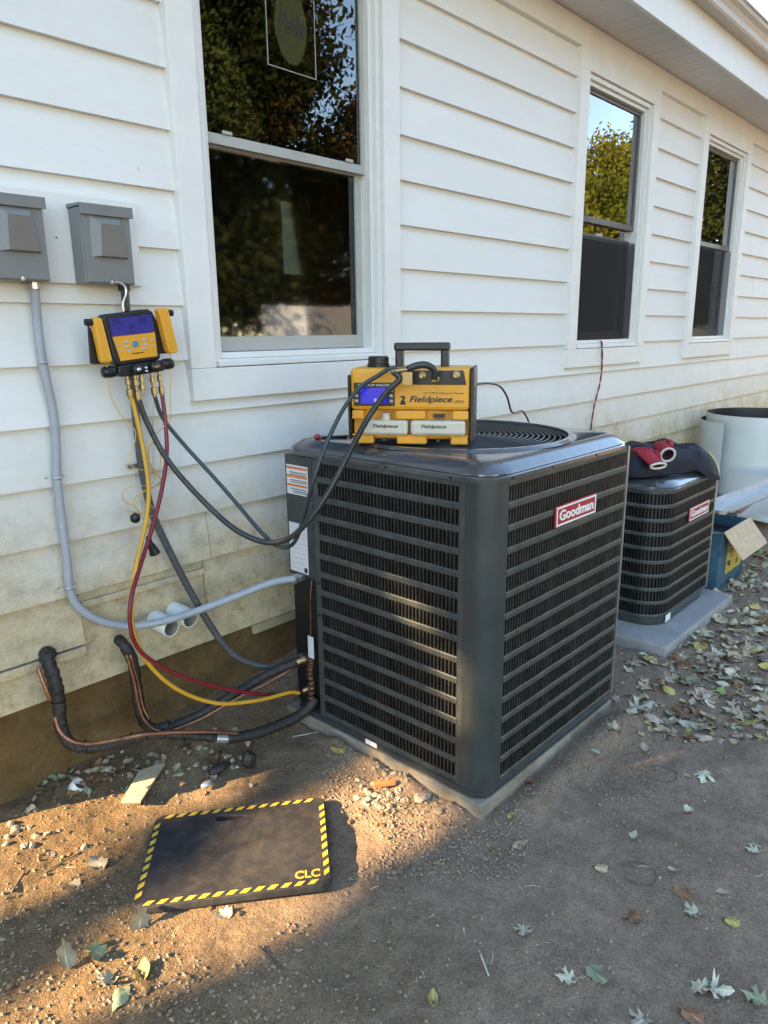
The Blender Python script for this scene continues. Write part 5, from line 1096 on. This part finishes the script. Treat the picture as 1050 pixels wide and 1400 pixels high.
for c_ in cols2:
    tag(extra[c_].build('leaf_litter', LM[c_], smooth=True), 'small %s leaf fragments strewn in the litter at right' % {'pale': 'whitish', 'tan': 'tan', 'cream': 'cream', 'sage': 'grey green', 'brown': 'brown', 'pink': 'pinkish'}[c_], 'leaf litter', kind='stuff')
for i in range(95):      # damp litter between the lines and the wall
    px, py = rl_.uniform(40, 350), 0; py = 1052-(px-180)*.10+rl_.gauss(0, 14)+max(0, 110-px)*.25; p = P(px, py, Z=.02)
    kd, n_ = rl_.choice(kinds[1:]); cl_ = rl_.choice(['tan', 'sage', 'brown', 'brown', 'tan', 'brown', 'cream']); leaf(p[0], p[1], rl_.uniform(.012, .030), kd, rl_.randrange(n_), cl_, rl_.uniform(0, 6.28), 'damp %s %s leaf in the litter under the black lines' % ({'tan': 'tan', 'sage': 'grey green', 'brown': 'brown', 'cream': 'cream'}[cl_], {'oval': 'oval', 'crumple': 'crumpled'}[kd]), 'damp litter under the black lines', (rl_.uniform(-.4, .4), rl_.uniform(-.4, .4)), rl_.uniform(.002, .01))
# crumbs of broken leaf and straw
m = MB()
for i in range(800):
    if i < 620: p = P(rl_.uniform(835, 1060), rl_.uniform(690, 1010), Z=.01)
    else: p = P(rl_.uniform(0, 1050), rl_.uniform(980, 1400), Z=.01)
    x, y = p[0], p[1]
    if y > -.02 or 1.56 < x < 2.53 and y > -1.15 or 3.04 < x < 4.02 and y > -1.09 or 4.06 < x < 4.62 and y > -.96 or abs(x-1.03) < .34 and abs(y+.67) < .34: continue
    z = gz(x, y)+.003; a = rl_.uniform(0, 6.28); s = rl_.uniform(.002, .006); e = np.array([math.cos(a), math.sin(a), rl_.uniform(-.4, .4)])*s; f = np.array([-math.sin(a), math.cos(a), rl_.uniform(-.5, .5)])*s*rl_.uniform(.2, .7); c = np.array([x, y, z])
    m.add([c-e, c-f, c+e, c+f], [(0, 1, 2, 3)])
tag(m.build('leaf_crumbs', LM['tan']), 'scattered crumbs of dry leaf on the ground', 'leaf crumbs', kind='stuff')
m = MB()
for i in range(50):
    p = P(rl_.uniform(0, 1050), rl_.uniform(1000, 1400), Z=.01); x, y = p[0], p[1]
    if 1.56 < x < 2.53 and y > -1.15 or abs(x-1.03) < .34 and abs(y+.67) < .34 or y > -.02: continue
    a = rl_.uniform(0, 6.28); l = rl_.uniform(.01, .04); q = [(x+l*t*math.cos(a+.4*t), y+l*t*math.sin(a+.4*t)) for t in (0, .5, 1)]
    m.tube([(u, v, gz(u, v)+.0035) for u, v in q], .0009, 4)
tag(m.build('straw_bits', MT['straw']), 'thin bits of straw and root strewn on the dirt', 'straw', kind='stuff')

# ------------------------------------------------------------------ stones and scraps
def rock_mesh(sd_, flat=.7, sub=1):
    bm = bmesh.new(); bmesh.ops.create_icosphere(bm, subdivisions=sub, radius=1)
    for v in bm.verts: v.co = v.co*(1+.45*mnoise.noise(v.co*1.5+Vector((sd_*3.1, 0, 0)))+.22*mnoise.noise(v.co*4+Vector((sd_*1.1, 2, 0)))); v.co.z *= flat
    me = bpy.data.meshes.new('stone'); bm.to_mesh(me); bm.free(); return me
RM = [rock_mesh(i, .55+.1*(i % 4), 2) for i in range(6)]
for me in RM: me.materials.append(MT['stone'])
CM = [rock_mesh(i+20, .7, 2) for i in range(5)]
for me in CM: me.materials.append(MT['clod'])
def scatter(name, meshes, pxs, smin, smax, label, cat, group):
    for px, py in pxs:
        p = P(px, py, Z=.01); s = rl_.uniform(smin, smax); o = bpy.data.objects.new(name, rl_.choice(meshes)); COL.objects.link(o)
        z = gz(p[0], p[1]); o.location = (p[0], p[1], z+s*.22); o.scale = (s*rl_.uniform(.8, 1.3), s, s*rl_.uniform(.7, 1)); o.rotation_euler = (rl_.uniform(-.3, .3), rl_.uniform(-.3, .3), rl_.uniform(0, 6.28)); tag(o, label, cat, group)
scatter('stone', RM, [(500+rl_.gauss(22, 20), 1070+rl_.gauss(10, 15)) for _ in range(60)], .005, .012, 'small stone in the pebble pile by the near pad', 'stone', 'pebbles by the near pad')
scatter('stone', RM, [(rl_.uniform(0, 70), 1145+rl_.uniform(-14, 14)) for _ in range(12)]+[(72, 1163), (115, 1155), (340, 1010), (345, 1030)], .007, .014, 'pale stone lying by the wall at left', 'stone', 'stones by the wall at left')
scatter('stone', RM, [(rl_.uniform(60, 350), 1046+rl_.gauss(0, 16)) for _ in range(26)], .006, .013, 'muddy stone in the litter under the black lines', 'stone', 'muddy stones under the black lines')
scatter('clod', CM, [(rl_.uniform(0, 330), rl_.uniform(1080, 1400)) for _ in range(34)]+[(rl_.uniform(440, 680), rl_.uniform(1090, 1160)) for _ in range(30)], .004, .010, 'lump of dirt on the sunlit clay', 'dirt clod', 'dirt lumps')
scatter('stone', RM, [(578, 1094)], .022, .026, 'largest tan stone wedged against the near pad', 'stone', None); scatter('stone', RM, [(600, 1112)], .014, .016, 'middling tan stone nearest the near pad corner', 'stone', None)
m = MB()
for i in range(15000):
    k = rl_.random()
    if k < .16: px, py = rl_.uniform(0, 420), rl_.uniform(1060, 1400)
    elif k < .55: px, py = rl_.uniform(440, 720), rl_.uniform(1030, 1200)
    elif k < .72: px, py = rl_.uniform(690, 900), rl_.uniform(930, 1100)
    elif k < .86: continue
    else: px, py = rl_.uniform(0, 1050), rl_.uniform(960, 1400)
    p = P(px, py, Z=.01); x, y = p[0], p[1]
    if y > -.02 or 1.57 < x < 2.51 and y > -1.13 or abs(x-1.03) < .30 and abs(y+.67) < .30: continue
    s = .0014+.0055*rl_.random()**3; z = gz(x, y)+s*.3
    d = [np.array([x+s*a*rl_.uniform(.7, 1.3), y+s*b*rl_.uniform(.7, 1.3), z+s*c_*rl_.uniform(.5, 1)]) for a, b, c_ in ((1, 0, 0), (0, 1, 0), (-1, 0, 0), (0, -1, 0), (0, 0, 1))]
    m.add(d, [(0, 1, 4), (1, 2, 4), (2, 3, 4), (3, 0, 4)])
tag(m.build('fine_gravel', MT['grit']), 'fine gravel and grit strewn over the dirt', 'gravel', kind='stuff')
# scraps near the wall
wp = [P(166, 1098, Z=.03), P(192, 1098, Z=.03), P(226, 1045, Z=.045), P(214, 1047, Z=.045), P(190, 1056, Z=.045)]
tag(MB().prism(wp, (0, 0, .006)).build('wood_shard', MT['wood']), 'flat tan splinter of board lying in the dirt by the lines', 'wood scrap')
c = P(100, 1074, Z=.045); tag(MB().lathe([(0, 0), (.022, 0), (.024, .03), (.020, .032), (.018, .006), (0, .006)], c-np.array([0, 0, .015]), (.5, -.5, .7), 16).build('plastic_cap', MT['paper'], smooth=True), 'white plastic cap lying by the wall at left', 'cap')
bg = blob(P(340, 1038, Z=.04), (.028, .022, .035), 'insulation_scrap', 'insul', None); tag(bg, 'black scrap of pipe foam standing by the line end', 'scrap')
bg = blob(P(300, 1050, Z=.03), (.045, .02, .015), 'insulation_scrap', 'insul', None); tag(bg, 'flat black scrap of pipe foam beside the litter', 'scrap')
bg = blob(P(283, 1072, Z=.02), (.024, .013, .010), 'foil_scrap', 'galv', None); tag(bg, 'small grey foil scrap above the kneeling pad', 'scrap')
tb = MB().obox(P(520, 1075, Z=.035)+np.array([0.02, 0, 0]), np.array([.030, -.022, 0]), np.array([.005, .006, 0]), (0, 0, .007)).build('brick_chip', pm('brick_orange', (.50, .16, .05), .85, var=.2), bevel=.002); tag(tb, 'orange brick chip pressed against the near pad', 'brick chip')
for px, py, rx, lab_ in ((905, 1056, .062, 'thin dark ring mark pressed in the grit near the litter'), (873, 1190, .062, 'thin dark ring mark beside the curled tan leaf')):
    c = P(px, py, Z=.01); q = []
    for a in np.linspace(R(150), R(150)+5.2, 40): x, y = c[0]+rx*.75*math.cos(a), c[1]+rx*.75*math.sin(a); q.append((x, y, gz(x, y)+.0028))
    tag(MB().tube(q, .0011, 5).build('wire_ring', MT['twig'], smooth=True), lab_, 'wire ring')
for pts, lab_ in (([(352, 1292), (368, 1308), (385, 1322)], 'short dark twig on the dirt below the kneeling pad'), ([(655, 1300), (662, 1318), (668, 1335)], 'thin pale stem on the grit at the bottom centre'), ([(400, 1005), (435, 1003)], 'pale stick beside the near pad'), ([(60, 1185), (110, 1160)], 'dark twig left of the kneeling pad'), ([(15, 1215), (35, 1185)], 'dark twig at the left edge')):
    q = []
    for px, py in pts:
        p = P(px, py, Z=.015); q.append((p[0], p[1], gz(p[0], p[1])+.004))
    tag(MB().tube(catmull(q, 4), .0022, 5).build('twig', MT['twig'] if 'dark' in lab_ else MT['straw'], smooth=True), lab_, 'twig')
